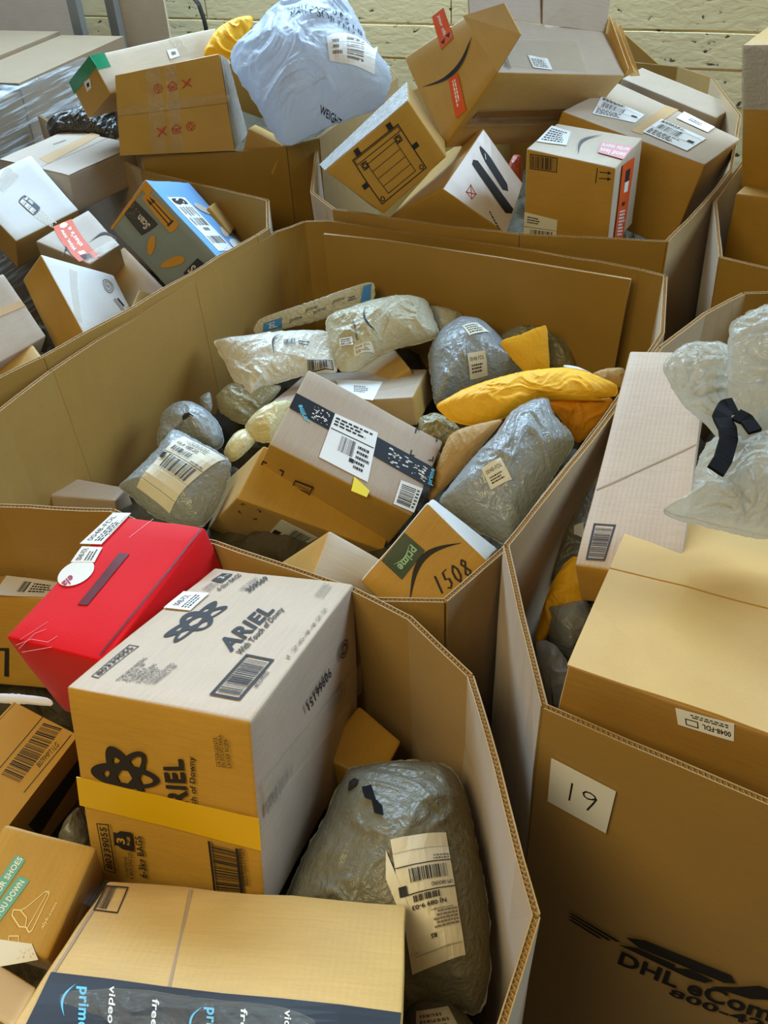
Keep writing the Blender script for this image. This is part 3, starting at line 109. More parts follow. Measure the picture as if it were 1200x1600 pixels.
FRONT_DECAL = [('label', [[0.085, 0.816], [0.393, 0.81], [0.399, 0.904], [0.075, 0.912]], 'paper', [('hand', 'ink', '19')]), ('printed_brand_name', [[0.585, 0.51], [1.748, 0.591], [1.736, 0.634], [0.593, 0.553]], None, [('txt', 'ink', 'DHL eCommerce', 0, 0, 1, 1, 0.03)]), ('printed_phone_number', [[0.864, 0.503], [1.78, 0.561], [1.763, 0.593], [0.874, 0.527]], None, [('txt', 'ink', '800-426-5962', 0, 0, 1, 1, 0.03)])]
FRONT_POLY = [[[0.597, 0.596], [0.689, 0.616], [1.101, 0.634], [1.132, 0.619], [1.085, 0.608], [0.674, 0.589]], [[0.568, 0.565], [0.66, 0.585], [0.855, 0.595], [0.833, 0.579], [0.93, 0.602], [1.043, 0.601], [1.008, 0.585], [0.933, 0.578]], [[1.036, 0.583], [1.144, 0.612], [1.279, 0.614], [1.217, 0.598]], [[1.119, 0.604], [1.227, 0.639], [1.49, 0.653], [1.466, 0.619], [1.397, 0.615], [1.294, 0.615]], [[0.277, 0.569], [0.3, 0.573], [0.578, 0.577], [0.554, 0.57]], [[0.278, 0.56], [0.301, 0.564], [0.535, 0.567], [0.511, 0.56]], [[0.283, 0.55], [0.302, 0.555], [0.484, 0.556], [0.463, 0.55]]]
BAG = {
 'card_mailer': ([-0.1565, 2.5344, 0.92], [0.9701, -0.0, 0.2425], [-0.2205, 0.4165, 0.882], [-0.101, -0.9091, 0.4041], [[-0.1645, 0.0219], [0.0037, 0.0267], [0.1779, 0.0304], [0.1531, -0.0326], [0.005, -0.03], [-0.1815, -0.0168]], 0.008, 0.004, [([[-0.1077, -0.019], [-0.0986, 0.0085], [-0.1547, 0.0078], [-0.164, -0.0141]], 'blue_ink', [('txt', 'white_ink', 'pri', 0.2, 0.2, 0.8, 0.8, 0)]), ([[0.1261, -0.0281], [0.1559, -0.0297], [0.1764, 0.0254], [0.1537, 0.0248]], 'blue_ink', []), ([[-0.0874, -0.0174], [0.1209, -0.0079], [0.1323, 0.0165], [-0.0748, 0.009]], None, [('txt', 'ink_grey', 'prime', 0.02, 0.1, 0.2, 0.6, 0), ('txt', 'ink_grey', 'prime', 0.38, 0.1, 0.55, 0.6, 0), ('txt', 'ink_grey', 'prime', 0.65, 0.5, 0.82, 1, 0), ('txt', 'ink_grey', 'prime', 0.25, 0.6, 0.42, 1.1, 0), ('lines', 'ink_grey', 0.88, 0.2, 1, 0.7, 2)])]),
 'white_mailer': ([-0.2497, 2.2871, 0.9], [1.0, 0.0, -0.0], [0.0, 0.8944, 0.4472], [0.0, -0.4472, 0.8944], [[-0.1755, 0.0793], [-0.0988, 0.0897], [-0.029, 0.0965], [0.0584, 0.0976], [0.1312, 0.0829], [0.1463, 0.027], [0.1523, -0.0353], [0.1399, -0.0484], [0.0802, -0.0475], [0.0031, -0.0674], [-0.0565, -0.0885], [-0.0853, -0.114], [-0.1192, -0.0633], [-0.147, 0.0041]], 0.05, 0.02, [([[0.0748, -0.0461], [0.1434, -0.0449], [0.1407, -0.0198], [0.0766, -0.0271]], None, [('frame', 'ink', 0, 0, 1, 1, 0.03, 0.06), ('bar', 'ink', 0.06, 0.1, 0.94, 0.9, 18)]), ([[0.0125, 0.0135], [0.0941, 0.0016], [0.0884, 0.0396], [0.0109, 0.0452]], None, [('bar', 'ink_grey', 0.05, 0.3, 0.45, 0.9, 14), ('lines', 'ink_grey', 0.55, 0.3, 0.95, 0.8, 2)]), ([[-0.0099, -0.015], [0.0106, 0.061], [-0.0075, 0.0772], [-0.0231, 0.0063]], None, [('smile', 'ink')])]),
 'beige_mailer': ([0.0326, 2.3523, 0.93], [1.0, 0.0, -0.0], [0.0, 0.8944, 0.4472], [0.0, -0.4472, 0.8944], [[-0.1549, 0.0537], [-0.0901, 0.0871], [-0.0093, 0.1107], [0.0655, 0.1152], [0.1212, 0.1016], [0.1406, 0.0392], [0.1491, -0.0232], [0.1023, -0.0444], [0.0412, -0.0539], [-0.0205, -0.0756], [-0.0741, -0.1142], [-0.122, -0.1163], [-0.1439, -0.0652]], 0.07, 0.03, [([[-0.0812, -0.0967], [-0.0279, -0.0768], [-0.0347, -0.0646], [-0.0828, -0.076]], 'paper_cream', [('lines', 'ink', 0.1, 0.12, 0.9, 0.5, 3), ('txt', 'ink', '0048-FDL', 0.1, 0.6, 0.9, 0.85, 0)]), ([[-0.0168, -0.049], [-0.0456, 0.0394], [-0.0632, 0.0301], [-0.0372, -0.0547]], None, [('smile', 'ink')]), ([[-0.1186, -0.0601], [-0.0824, -0.0708], [-0.0844, -0.0463], [-0.119, -0.0389]], 'paper', [('lines', 'ink', 0.1, 0.1, 0.9, 0.9, 3)]), ([[-0.068, -0.0601], [-0.0789, 0.0267], [-0.0859, 0.0245], [-0.075, -0.062]], None, [('lines', 'ink_grey', 0, 0.1, 1, 0.9, 2)])]),
 'back_mailer': ([0.2158, 2.4524, 0.9], [1.0, 0.0, -0.0], [0.0, 0.8944, 0.4472], [0.0, -0.4472, 0.8944], [[-0.0519, 0.0535], [0.0053, 0.0418], [0.0459, 0.0116], [0.0257, -0.0482], [-0.0253, -0.057]], 0.04, 0.02, []),
 'grey_lump': ([0.2551, 2.256, 0.88], [1.0, 0.0, -0.0], [0.0, 0.8944, 0.4472], [0.0, -0.4472, 0.8944], [[-0.1078, -0.0364], [-0.1049, 0.039], [-0.0685, 0.1009], [-0.0128, 0.1366], [0.0387, 0.1279], [0.0807, 0.0819], [0.1161, 0.0163], [0.1396, -0.0429], [0.0804, -0.0702], [0.0021, -0.0916], [-0.059, -0.1143], [-0.1023, -0.1304]], 0.1, 0.04, [([[-0.0082, -0.0844], [0.0392, -0.0727], [0.0329, -0.0325], [-0.0142, -0.0406]], 'paper_cream', [('txt', 'ink', '0048-FDL', 0.1, 0.62, 0.9, 0.8, 0), ('lines', 'ink', 0.15, 0.15, 0.8, 0.5, 3)]), ([[-0.0048, 0.0064], [0.0511, 0.0265], [0.0208, 0.0559], [-0.0187, 0.0468]], 'paper_cream', [('lines', 'ink', 0.1, 0.1, 0.9, 0.9, 4)])]),
 'flat_yellow': ([0.4133, 2.2038, 0.92], [1.0, 0.0, -0.0], [0.0, 0.53, 0.848], [0.0, -0.848, 0.53], [[-0.0812, 0.0289], [-0.0252, 0.048], [0.0372, 0.065], [0.0426, 0.0088], [0.0412, -0.0505], [0.0078, -0.0498], [-0.0223, -0.051]], 0.01, 0.005, []),
 'wrinkled_bag': ([0.4556, 2.3322, 0.86], [1.0, 0.0, -0.0], [0.0, 0.8944, 0.4472], [0.0, -0.4472, 0.8944], [[-0.1082, 0.0444], [-0.0508, 0.0784], [0.0076, 0.0626], [0.0567, 0.0325], [0.0863, -0.0189], [0.0829, -0.0771], [0.002, -0.0849], [-0.0784, -0.0324]], 0.06, 0.03, []),
 'kraft_pack': ([0.5571, 1.9688, 0.97], [1.0, 0.0, -0.0], [0.0, 0.8944, 0.4472], [0.0, -0.4472, 0.8944], [[-0.041, 0.0106], [-0.0007, 0.0237], [0.037, 0.0205], [0.0291, -0.0258], [-0.0244, -0.0285]], 0.02, 0.01, []),
 'paper_slip': ([0.4867, 1.9546, 0.99], [1.0, 0.0, -0.0], [0.0, 0.8944, 0.4472], [0.0, -0.4472, 0.8944], [[-0.0404, 0.0293], [-0.0038, 0.0208], [0.0404, -0.0151], [0.0189, -0.0276], [-0.0155, -0.0069]], 0.004, 0.002, []),
 'under_yellow': ([0.4655, 1.8709, 0.94], [1.0, 0.0, -0.0], [0.0, 0.53, 0.848], [0.0, -0.848, 0.53], [[-0.0791, 0.034], [0.0023, 0.0327], [0.0791, 0.0274], [0.0518, -0.0193], [-0.0056, -0.0702], [-0.0485, -0.005]], 0.03, 0.02, []),
 'padded_mailer': ([0.3361, 1.8739, 0.99], [1.0, 0.0, -0.0], [0.0, 0.8, 0.6], [0.0, -0.6, 0.8], [[-0.1997, -0.005], [-0.149, 0.0226], [-0.0807, 0.0459], [0.0019, 0.0619], [0.0982, 0.0658], [0.1664, 0.0447], [0.2177, 0.0093], [0.193, -0.0234], [0.1257, -0.0121], [0.0572, -0.0101], [-0.0308, -0.0409], [-0.0835, -0.0587], [-0.1372, -0.0578], [-0.1763, -0.0394]], 0.045, 0.03, []),
 'big_grey': ([0.2785, 1.6322, 0.97], [0.9848, -0.0, 0.1738], [-0.0871, 0.8653, 0.4936], [-0.1504, -0.5013, 0.8521], [[-0.1625, -0.0343], [-0.0897, 0.0328], [-0.025, 0.0816], [0.0221, 0.1293], [0.064, 0.1441], [0.1008, 0.1411], [0.1068, 0.099], [0.1219, 0.069], [0.1343, 0.0279], [0.1011, -0.0122], [0.0487, -0.0679], [0.0009, -0.1178], [-0.0438, -0.1675], [-0.0858, -0.1385], [-0.129, -0.0974], [-0.1568, -0.0636]], 0.08, 0.05, [([[-0.0572, -0.0659], [-0.0119, -0.0567], [-0.025, -0.0064], [-0.0675, -0.0199]], 'paper_cream', [('txt', 'ink', '0048-FDL', 0.1, 0.62, 0.9, 0.8, 0), ('lines', 'ink', 0.15, 0.15, 0.8, 0.5, 3)])]),
 'kraft_envelope': ([0.1848, 1.7564, 0.93], [0.8321, -0.0, 0.5547], [-0.3548, 0.7687, 0.5322], [-0.4264, -0.6396, 0.6396], [[-0.0908, -0.0147], [-0.0155, 0.0481], [0.028, 0.0483], [0.1092, 0.0194], [0.0942, 0.0071], [0.0328, -0.0135], [-0.0435, -0.0377], [-0.1205, -0.0578]], 0.02, 0.01, []),
 'film_scraps': ([0.1492, 1.9709, 0.86], [1.0, 0.0, -0.0], [0.0, 0.8944, 0.4472], [0.0, -0.4472, 0.8944], [[-0.047, 0.0272], [-0.0063, 0.0422], [0.0312, 0.0208], [0.0486, -0.0115], [0.0176, -0.0413], [-0.0442, -0.0364]], 0.03, 0.02, []),
 'olive_bag': ([-0.346, 2.2025, 0.84], [1.0, 0.0, -0.0], [0.0, 0.8944, 0.4472], [0.0, -0.4472, 0.8944], [[-0.08, 0.01], [-0.0428, 0.0492], [0.0292, 0.0493], [0.0974, 0.0315], [0.0592, -0.0213], [-0.0001, -0.0773], [-0.0625, -0.039]], 0.03, 0.02, []),
 'cream_bag': ([-0.2742, 2.0572, 0.86], [1.0, 0.0, -0.0], [0.0, 0.8944, 0.4472], [0.0, -0.4472, 0.8944], [[-0.0586, -0.0121], [-0.0277, 0.0286], [0.0148, 0.0498], [0.0588, 0.0519], [0.0415, 0.0004], [0.0084, -0.0618], [-0.0362, -0.0545]], 0.045, 0.02, []),
 'cream_scrap': ([-0.3507, 1.998, 0.83], [1.0, 0.0, -0.0], [0.0, 0.8944, 0.4472], [0.0, -0.4472, 0.8944], [[-0.0347, -0.0112], [-0.0094, 0.0345], [0.0211, 0.0468], [0.045, 0.0117], [0.0019, -0.0358], [-0.0234, -0.0446]], 0.03, 0.02, []),
 'grey_pouch': ([-0.4679, 2.077, 0.84], [1.0, 0.0, -0.0], [0.0, 0.8944, 0.4472], [0.0, -0.4472, 0.8944], [[-0.0912, -0.0449], [-0.0817, 0.0525], [-0.0479, 0.0787], [-0.0065, 0.0772], [0.0403, 0.0425], [0.0688, -0.0016], [0.0773, -0.0454], [0.0582, -0.0697], [0.0159, -0.0553], [-0.0349, -0.0289]], 0.06, 0.03, [([[-0.0148, -0.0116], [0.0175, -0.0101], [0.0043, 0.0132], [-0.0211, 0.0023]], None, [('poly', 'ink', [(0, 0.1), (0.5, 0.3), (1, 0.2), (0.8, 0.7), (0.4, 1), (0.1, 0.7)])])]),
 'labelled_pouch': ([-0.4715, 1.812, 0.86], [1.0, 0.0, -0.0], [0.0, 0.8944, 0.4472], [0.0, -0.4472, 0.8944], [[-0.1366, 0.0032], [-0.1084, 0.0345], [-0.0539, 0.0934], [-0.0148, 0.1461], [0.0486, 0.1077], [0.1066, 0.0668], [0.1248, 0.0364], [0.1146, -0.0115], [0.0902, -0.0769], [0.0587, -0.1147], [0.0077, -0.106], [-0.044, -0.0859], [-0.0804, -0.0556], [-0.1131, -0.0202]], 0.06, 0.03, [([[-0.0107, -0.0866], [-0.0857, -0.0195], [0.0175, 0.1096], [0.1135, 0.0491]], 'paper_cream', [])]),
 'grey_tail': ([-0.4413, 2.1583, 0.86], [1.0, 0.0, -0.0], [0.0, 0.8944, 0.4472], [0.0, -0.4472, 0.8944], [[-0.0175, 0.0195], [0.0091, 0.0351], [0.0148, -0.0182], [-0.0064, -0.0358]], 0.01, 0.01, []),
 'carrier_bag': ([-0.0058, 0.7334, 0.93], [1.0, 0.0, -0.0], [0.0, 0.9359, 0.3522], [0.0, -0.3522, 0.9359], [[-0.1721, -0.0347], [-0.1448, 0.0348], [-0.1166, 0.0812], [-0.079, 0.1541], [-0.0484, 0.1652], [-0.0009, 0.1676], [0.0461, 0.1643], [0.0787, 0.1487], [0.0955, 0.112], [0.1025, 0.0574], [0.1083, -0.0034], [0.1095, -0.0692], [0.1022, -0.1311], [0.0825, -0.1718], [0.0558, -0.1657], [-0.0062, -0.1618], [-0.0719, -0.1428], [-0.1467, -0.0922]], 0.12, 0.08, [([[0.058, 0.0383], [-0.0156, 0.027], [0.0007, -0.1253], [0.0696, -0.1077]], 'paper_cream', []), ([[-0.0243, -0.0197], [-0.0113, -0.0548], [0.0031, -0.0558], [-0.0222, 0.0146]], 'paper_cream', []), ([[-0.0537, 0.102], [-0.0293, 0.0535], [-0.0166, 0.0682], [-0.0464, 0.135]], None, [('poly', 'black_cloth', [(0, 0.3), (0.25, 0.05), (0.5, 0.35), (0.75, 0.05), (1, 0.5), (0.85, 0.8), (0.6, 0.65), (0.3, 0.95)])]), ([[-0.0721, 0.112], [-0.0536, 0.1126], [-0.0555, 0.1322], [-0.0696, 0.1328]], None, [('poly', 'ink', [(0, 0), (0.6, 0.2), (1, 0.6), (0.5, 1), (0, 0.8)])])]),
 'lower_bag': ([0.0264, 0.5708, 0.86], [1.0, 0.0, -0.0], [0.0, 0.8944, 0.4472], [0.0, -0.4472, 0.8944], [[-0.0405, 0.0336], [-0.0117, 0.0363], [0.0172, 0.03], [0.0427, -0.0079], [0.0346, -0.047], [-0.0428, -0.0423]], 0.05, 0.03, [([[-0.0328, -0.019], [0.0277, -0.0157], [0.0109, 0.0197], [-0.03, 0.0164]], 'paper_cream', [('lines', 'ink_faint', 0.1, 0.2, 0.9, 0.9, 4)])]),
 'corner_bag': ([-0.4985, 0.8669, 0.9], [1.0, 0.0, -0.0], [0.0, 0.8944, 0.4472], [0.0, -0.4472, 0.8944], [[-0.0255, -0.0087], [-0.0106, 0.0239], [0.0061, 0.0369], [0.0266, -0.0195], [0.0033, -0.0316]], 0.04, 0.03, []),
 'big_white': ([-0.1401, 3.3581, 1.38], [1.0, 0.0, -0.0], [0.0, 0.7828, 0.6222], [0.0, -0.6222, 0.7828], [[-0.2559, 0.0747], [-0.2123, 0.125], [-0.1641, 0.1753], [-0.0979, 0.2445], [0.0068, 0.3012], [0.1224, 0.2715], [0.1726, 0.1551], [0.2077, 0.0467], [0.2464, -0.0001], [0.2628, -0.064], [0.2458, -0.1294], [0.2102, -0.1691], [0.0633, -0.2184], [-0.0729, -0.2819], [-0.1188, -0.2574], [-0.1643, -0.1627], [-0.2085, -0.0691], [-0.2457, 0.0011]], 0.16, 0.1, [([[0.0703, -0.0923], [0.2065, -0.1021], [0.2252, 0.0554], [0.0654, -0.0166]], 'paper', [('barh', 'ink_faint', 0.4, 0.15, 0.75, 0.85, 9), ('lines', 'ink_faint', 0.05, 0.2, 0.3, 0.8, 3)]), ([[0.0249, -0.2108], [0.0885, -0.2189], [0.095, -0.2067], [0.0311, -0.1924]], None, [('txt', 'ink', 'WEIGHT', 0, 0, 1, 1, 0.02)]), ([[-0.0538, 0.0865], [0.1767, 0.0287], [0.1789, 0.0803], [-0.0533, 0.1264]], None, [('txt', 'ink', 'UNIT WT. 0.55 LB', 0, 0.55, 1, 1, 0), ('txt', 'ink', 'PART SORTED', 0.05, -0.1, 0.9, 0.35, 0)])]),
 'yellow_poly': ([-0.4191, 3.704, 1.42], [1.0, 0.0, -0.0], [0.0, 0.53, 0.848], [0.0, -0.848, 0.53], [[-0.1017, -0.0589], [-0.0493, 0.0237], [0.0142, 0.056], [0.0797, 0.0602], [0.0609, -0.003], [-0.0041, -0.0784]], 0.03, 0.03, []),
 'black_bag': ([-0.993, 3.6481, 1.18], [1.0, 0.0, -0.0], [0.0, 0.8, 0.6], [0.0, -0.6, 0.8], [[-0.1264, 0.0086], [-0.0691, 0.0473], [0.0282, 0.0884], [0.1262, 0.1023], [0.1364, -0.0719], [0.0533, -0.0705], [-0.0394, -0.0523], [-0.1088, -0.0493]], 0.05, 0.03, []),
 'right_grey': ([0.3758, 1.4641, 0.92], [0.9701, -0.0, 0.2425], [-0.1257, 0.8551, 0.503], [-0.2074, -0.5185, 0.8296], [[-0.0676, -0.0806], [-0.0434, -0.0122], [-0.0023, 0.0603], [0.0429, 0.1116], [0.0625, 0.0872], [0.0559, 0.0297], [0.0204, -0.0296], [-0.0171, -0.0738], [-0.0484, -0.0857]], 0.05, 0.03, [([[-0.0037, -0.0182], [0.0126, -0.0257], [0.0207, 0.0027], [0.0006, -0.0022]], 'paper_cream', [])]),
 'right_yellow': ([0.3128, 1.2844, 0.9], [0.9701, -0.0, 0.2425], [-0.1257, 0.8551, 0.503], [-0.2074, -0.5185, 0.8296], [[-0.0615, -0.0555], [-0.0313, 0.0015], [0.0069, 0.055], [0.0536, 0.0837], [0.0523, 0.0113], [0.0332, -0.0151], [-0.0093, -0.0167], [-0.0426, -0.0614]], 0.03, 0.02, []),
 'right_dull': ([0.3226, 1.2545, 0.88], [0.9932, -0.0, 0.1168], [-0.0589, 0.8635, 0.501], [-0.1009, -0.5044, 0.8575], [[-0.0367, 0.033], [-0.0117, 0.0389], [0.0417, 0.0378], [0.0442, -0.0082], [-0.0028, -0.0672], [-0.0347, -0.0323]], 0.05, 0.03, []),
 'right_white': ([0.2879, 1.1472, 0.86], [1.0, 0.0, -0.0], [0.0, 0.8944, 0.4472], [0.0, -0.4472, 0.8944], [[-0.0313, 0.062], [0.0024, 0.0559], [0.0259, 0.0047], [0.026, -0.0697], [-0.0236, -0.0493]], 0.04, 0.03, []),
 'orange_scrap': ([0.4946, 3.064, 1.1], [1.0, 0.0, -0.0], [0.0, 0.53, 0.848], [0.0, -0.848, 0.53], [[-0.0233, 0.0083], [-0.0027, 0.0465], [0.0212, 0.037], [0.0191, -0.0402], [-0.0143, -0.0519]], 0.02, 0.02, []),
 'tied_body': ([0.5759, 1.1863, 1.24], [1.0, 0.0, -0.0], [0.0, 0.8645, 0.5026], [0.0, -0.5026, 0.8645], [[-0.0287, 0.0592], [-0.0429, 0.0749], [-0.0671, 0.0543], [-0.0858, 0.0191], [-0.101, -0.0201], [-0.1466, -0.0424], [-0.088, -0.0669], [0.0036, -0.0978], [0.0889, -0.1083], [0.1425, -0.0684], [0.1559, 0.006], [0.1183, 0.059], [0.0526, 0.0834], [-0.0026, 0.0628]], 0.07, 0.1, []),
 'tied_left': ([0.5458, 1.3634, 1.3], [1.0, 0.0, -0.0], [0.0, 0.6, 0.8], [0.0, -0.8, 0.6], [[-0.0658, 0.0412], [-0.0406, 0.0671], [-0.0165, 0.0772], [0.0153, 0.0749], [0.0457, 0.0654], [0.0449, 0.0026], [0.0455, -0.056], [0.0368, -0.0928], [0.0208, -0.0917], [0.0012, -0.0636], [-0.034, -0.0292], [-0.0532, 0.0042]], 0.04, 0.02, []),
 'tied_right': ([0.6473, 1.3296, 1.34], [1.0, 0.0, -0.0], [0.0, 0.6, 0.8], [0.0, -0.8, 0.6], [[-0.0853, -0.1057], [-0.0806, -0.0132], [-0.0734, 0.0687], [-0.0608, 0.0884], [-0.0235, 0.1064], [0.0339, 0.1168], [0.0947, 0.0982], [0.1276, 0.0444], [0.1129, -0.0267], [0.0641, -0.0645], [0.0007, -0.0859], [-0.0421, -0.1088], [-0.0686, -0.1193]], 0.05, 0.02, []),
 'front_clear': ([-0.2501, 0.4541, 1.17], [1.0, 0.0, -0.0], [0.0, 0.9536, 0.3011], [0.0, -0.3011, 0.9536], [[-0.1453, -0.0084], [-0.1402, 0.0169], [-0.1258, 0.0301], [-0.0903, 0.0337], [-0.0443, 0.032], [0.0219, 0.0196], [0.0741, 0.0116], [0.1129, 0.0046], [0.1449, -0.0077], [0.1635, -0.0302], [0.0882, -0.0529], [-0.0685, -0.0435]], 0.03, 0.02, []),
 'white_strip': ([-0.6248, 1.0881, 0.96], [1.0, 0.0, -0.0], [0.0, 0.867, 0.4983], [0.0, -0.4983, 0.867], [[-0.0648, 0.0154], [0.0105, 0.0069], [0.0493, -0.0011], [0.0566, -0.0144], [0.0116, -0.0081], [-0.0635, 0.0014]], 0.004, 0.002, []),
}
# ---------------------------------------------------------------- materials
def srgb(r, g, b):
    f = lambda c: (c/255/12.92) if c/255 <= .04045 else ((c/255+.055)/1.055)**2.4
    return (f(r), f(g), f(b), 1)
MATS = {}
def new_mat(name):
    m = bpy.data.materials.new(name); m.use_nodes = True; MATS[name] = m
    nt = m.node_tree; return m, nt, nt.nodes['Principled BSDF']
def N(nt, t, **kw):
    n = nt.nodes.new(t)
    for k, v in kw.items():
        if k in n.inputs: n.inputs[k].default_value = v
        else: setattr(n, k, v)
    return n
def card(name, rgb, wash=0.0, sheen=.12, mott=.10, rough=.52, spec=.5):
    m, nt, p = new_mat(name); L = nt.links.new
    tc = N(nt, 'ShaderNodeTexCoord')
    big = N(nt, 'ShaderNodeTexNoise', Scale=9.0, Detail=4.0); L(tc.outputs['Object'], big.inputs['Vector'])
    fib = N(nt, 'ShaderNodeTexNoise', Scale=260.0, Detail=3.0); L(tc.outputs['Object'], fib.inputs['Vector'])
    mp = N(nt, 'ShaderNodeMapping'); mp.inputs['Scale'].default_value = (6, 60, 1); L(tc.outputs['UV'], mp.inputs['Vector'])
    str_ = N(nt, 'ShaderNodeTexNoise', Scale=3.0, Detail=3.0); L(mp.outputs[0], str_.inputs['Vector'])
    add = N(nt, 'ShaderNodeMath', operation='ADD'); L(big.outputs['Fac'], add.inputs[0]); L(str_.outputs['Fac'], add.inputs[1])
    add2 = N(nt, 'ShaderNodeMath', operation='MULTIPLY_ADD'); L(fib.outputs['Fac'], add2.inputs[0]); add2.inputs[1].default_value = .5; L(add.outputs[0], add2.inputs[2])
    mr = N(nt, 'ShaderNodeMapRange'); L(add2.outputs[0], mr.inputs['Value']); mr.inputs['From Min'].default_value = .9; mr.inputs['From Max'].default_value = 1.6
    mr.inputs['To Min'].default_value = 1-mott; mr.inputs['To Max'].default_value = 1+mott*.7
    mul = N(nt, 'ShaderNodeVectorMath', operation='SCALE'); mul.inputs[0].default_value = srgb(*rgb)[:3]; L(mr.outputs[0], mul.inputs['Scale'])
    L(mul.outputs[0], p.inputs['Base Color'])
    p.inputs['Roughness'].default_value = rough; p.inputs['Specular IOR Level'].default_value = spec
    p.inputs['Sheen Weight'].default_value = sheen; p.inputs['Sheen Roughness'].default_value = .5
    wv = N(nt, 'ShaderNodeTexWave', Scale=38.0, Distortion=1.2, Detail=2.0); L(tc.outputs['UV'], wv.inputs['Vector'])
    mx = N(nt, 'ShaderNodeMath', operation='MULTIPLY_ADD'); L(wv.outputs['Fac'], mx.inputs[0]); mx.inputs[1].default_value = wash
    L(add2.outputs[0], mx.inputs[2])
    b = N(nt, 'ShaderNodeBump', Strength=.22, Distance=.0015); L(mx.outputs[0], b.inputs['Height']); L(b.outputs[0], p.inputs['Normal'])
    return m
card('card', (180, 136, 46)); card('card_light', (182, 158, 130)); card('card_tan', (196, 154, 80), wash=.3); card('card_pale', (186, 168, 142))  # board copies for tops and sides, daylight put into the paler ones
card('card_pink', (168, 148, 126)); card('card_white', (206, 202, 196), mott=.05); card('card_dark', (152, 112, 44)); card('bulk_board', (156, 118, 36), wash=.15, sheen=.4, mott=.06)
card('bulk_pale', (178, 148, 108), wash=.15, mott=.06); card('card_ridged', (182, 154, 124), wash=.6)
card('blue_board', (96, 160, 214), mott=.05, rough=.4, spec=.5); card('slate_board', (112, 122, 118), mott=.06)
card('red_board', (214, 4, 16), mott=.04, rough=.6, spec=.12); card('flute', (210, 182, 142))
card('card_grey', (134, 112, 84)); card('pallet_wood', (150, 112, 70), mott=.3)
def flat(name, rgb, rough=.6, spec=.4, alpha=1.0):
    m, nt, p = new_mat(name); p.inputs['Base Color'].default_value = srgb(*rgb); p.inputs['Roughness'].default_value = rough
    p.inputs['Specular IOR Level'].default_value = spec; p.inputs['Alpha'].default_value = alpha
    tc = N(nt, 'ShaderNodeTexCoord'); no = N(nt, 'ShaderNodeTexNoise', Scale=40.0, Detail=4.0); nt.links.new(tc.outputs['Object'], no.inputs['Vector'])
    b = N(nt, 'ShaderNodeBump', Strength=.12, Distance=.002); nt.links.new(no.outputs['Fac'], b.inputs['Height']); nt.links.new(b.outputs[0], p.inputs['Normal'])
    return m
for n_, c_, r_, s_ in [('ink', (38, 34, 36), .6, .3), ('ink_grey', (84, 86, 92), .6, .3), ('ink_faint', (128, 118, 108), .7, .3), ('paper', (226, 226, 224), .55, .4),
    ('paper_cream', (222, 216, 196), .6, .4), ('white_ink', (232, 228, 218), .5, .4), ('cyan_ink', (92, 178, 206), .5, .4), ('mint_ink', (150, 196, 170), .5, .4),
    ('pink_ink', (168, 50, 92), .6, .3), ('red_ink', (186, 50, 34), .6, .3), ('blue_ink', (48, 126, 190), .5, .4), ('cream_ink', (240, 216, 150), .6, .3),
    ('beige_ink', (186, 172, 160), .6, .3), ('ochre_ink', (186, 130, 40), .7, .3), ('teal', (104, 170, 150), .6, .3), ('cream', (216, 200, 182), .3, .6),
    ('dark_red', (92, 4, 14), .5, .4), ('tape_dark', (30, 33, 40), .42, .3), ('green_dark', (38, 62, 40), .35, .5), ('green_tape', (8, 128, 84), .2, .6),
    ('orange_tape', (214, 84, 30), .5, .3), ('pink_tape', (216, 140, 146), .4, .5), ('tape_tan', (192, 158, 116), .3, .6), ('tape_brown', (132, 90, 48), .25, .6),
    ('tape_yellow', (206, 164, 22), .25, .6), ('yellow', (232, 210, 50), .5, .4), ('crease', (158, 134, 110), .8, .2), ('black_cloth', (14, 13, 15), .9, .2), ('cable', (40, 36, 32), .6, .3),
    ('steel', (120, 118, 112), .45, .5)]: flat(n_, c_, r_, s_)
def crinkle(nt, p, scale, strength, dist=.010, stretch=(1, 1, 1)):
    L = nt.links.new; tc = N(nt, 'ShaderNodeTexCoord'); mp = N(nt, 'ShaderNodeMapping'); mp.inputs['Scale'].default_value = stretch; L(tc.outputs['Object'], mp.inputs['Vector'])
    a = N(nt, 'ShaderNodeTexNoise', Scale=scale, Detail=3.0, Distortion=1.6); L(mp.outputs[0], a.inputs['Vector'])
    s = N(nt, 'ShaderNodeMath', operation='SUBTRACT'); L(a.outputs['Fac'], s.inputs[0]); s.inputs[1].default_value = .5
    ab = N(nt, 'ShaderNodeMath', operation='ABSOLUTE'); L(s.outputs[0], ab.inputs[0])
    v = N(nt, 'ShaderNodeTexVoronoi', Scale=scale*1.7, feature='DISTANCE_TO_EDGE'); L(mp.outputs[0], v.inputs['Vector'])
    ad = N(nt, 'ShaderNodeMath', operation='MULTIPLY_ADD'); L(v.outputs[0], ad.inputs[0]); ad.inputs[1].default_value = .35; L(ab.outputs[0], ad.inputs[2])
    b = N(nt, 'ShaderNodeBump', Strength=strength, Distance=dist); L(ad.outputs[0], b.inputs['Height']); L(b.outputs[0], p.inputs['Normal']); return b
def poly(name, rgb, rough=.26, spec=.6, scale=34, strength=.55, stretch=(1, 1, 1)):
    m, nt, p = new_mat(name); p.inputs['Base Color'].default_value = srgb(*rgb); p.inputs['Roughness'].default_value = rough
    p.inputs['Specular IOR Level'].default_value = spec; crinkle(nt, p, scale, strength, stretch=stretch); return m
poly('poly_grey', (144, 150, 152)); poly('poly_grey_dull', (112, 110, 96), rough=.36, spec=.45); poly('poly_white', (206, 202, 186), rough=.34)
poly('poly_beige', (186, 180, 152), rough=.36); poly('poly_olive', (140, 132, 98), rough=.32); poly('kraft_yellow', (240, 182, 40), rough=.55, spec=.3, scale=18, strength=.35)
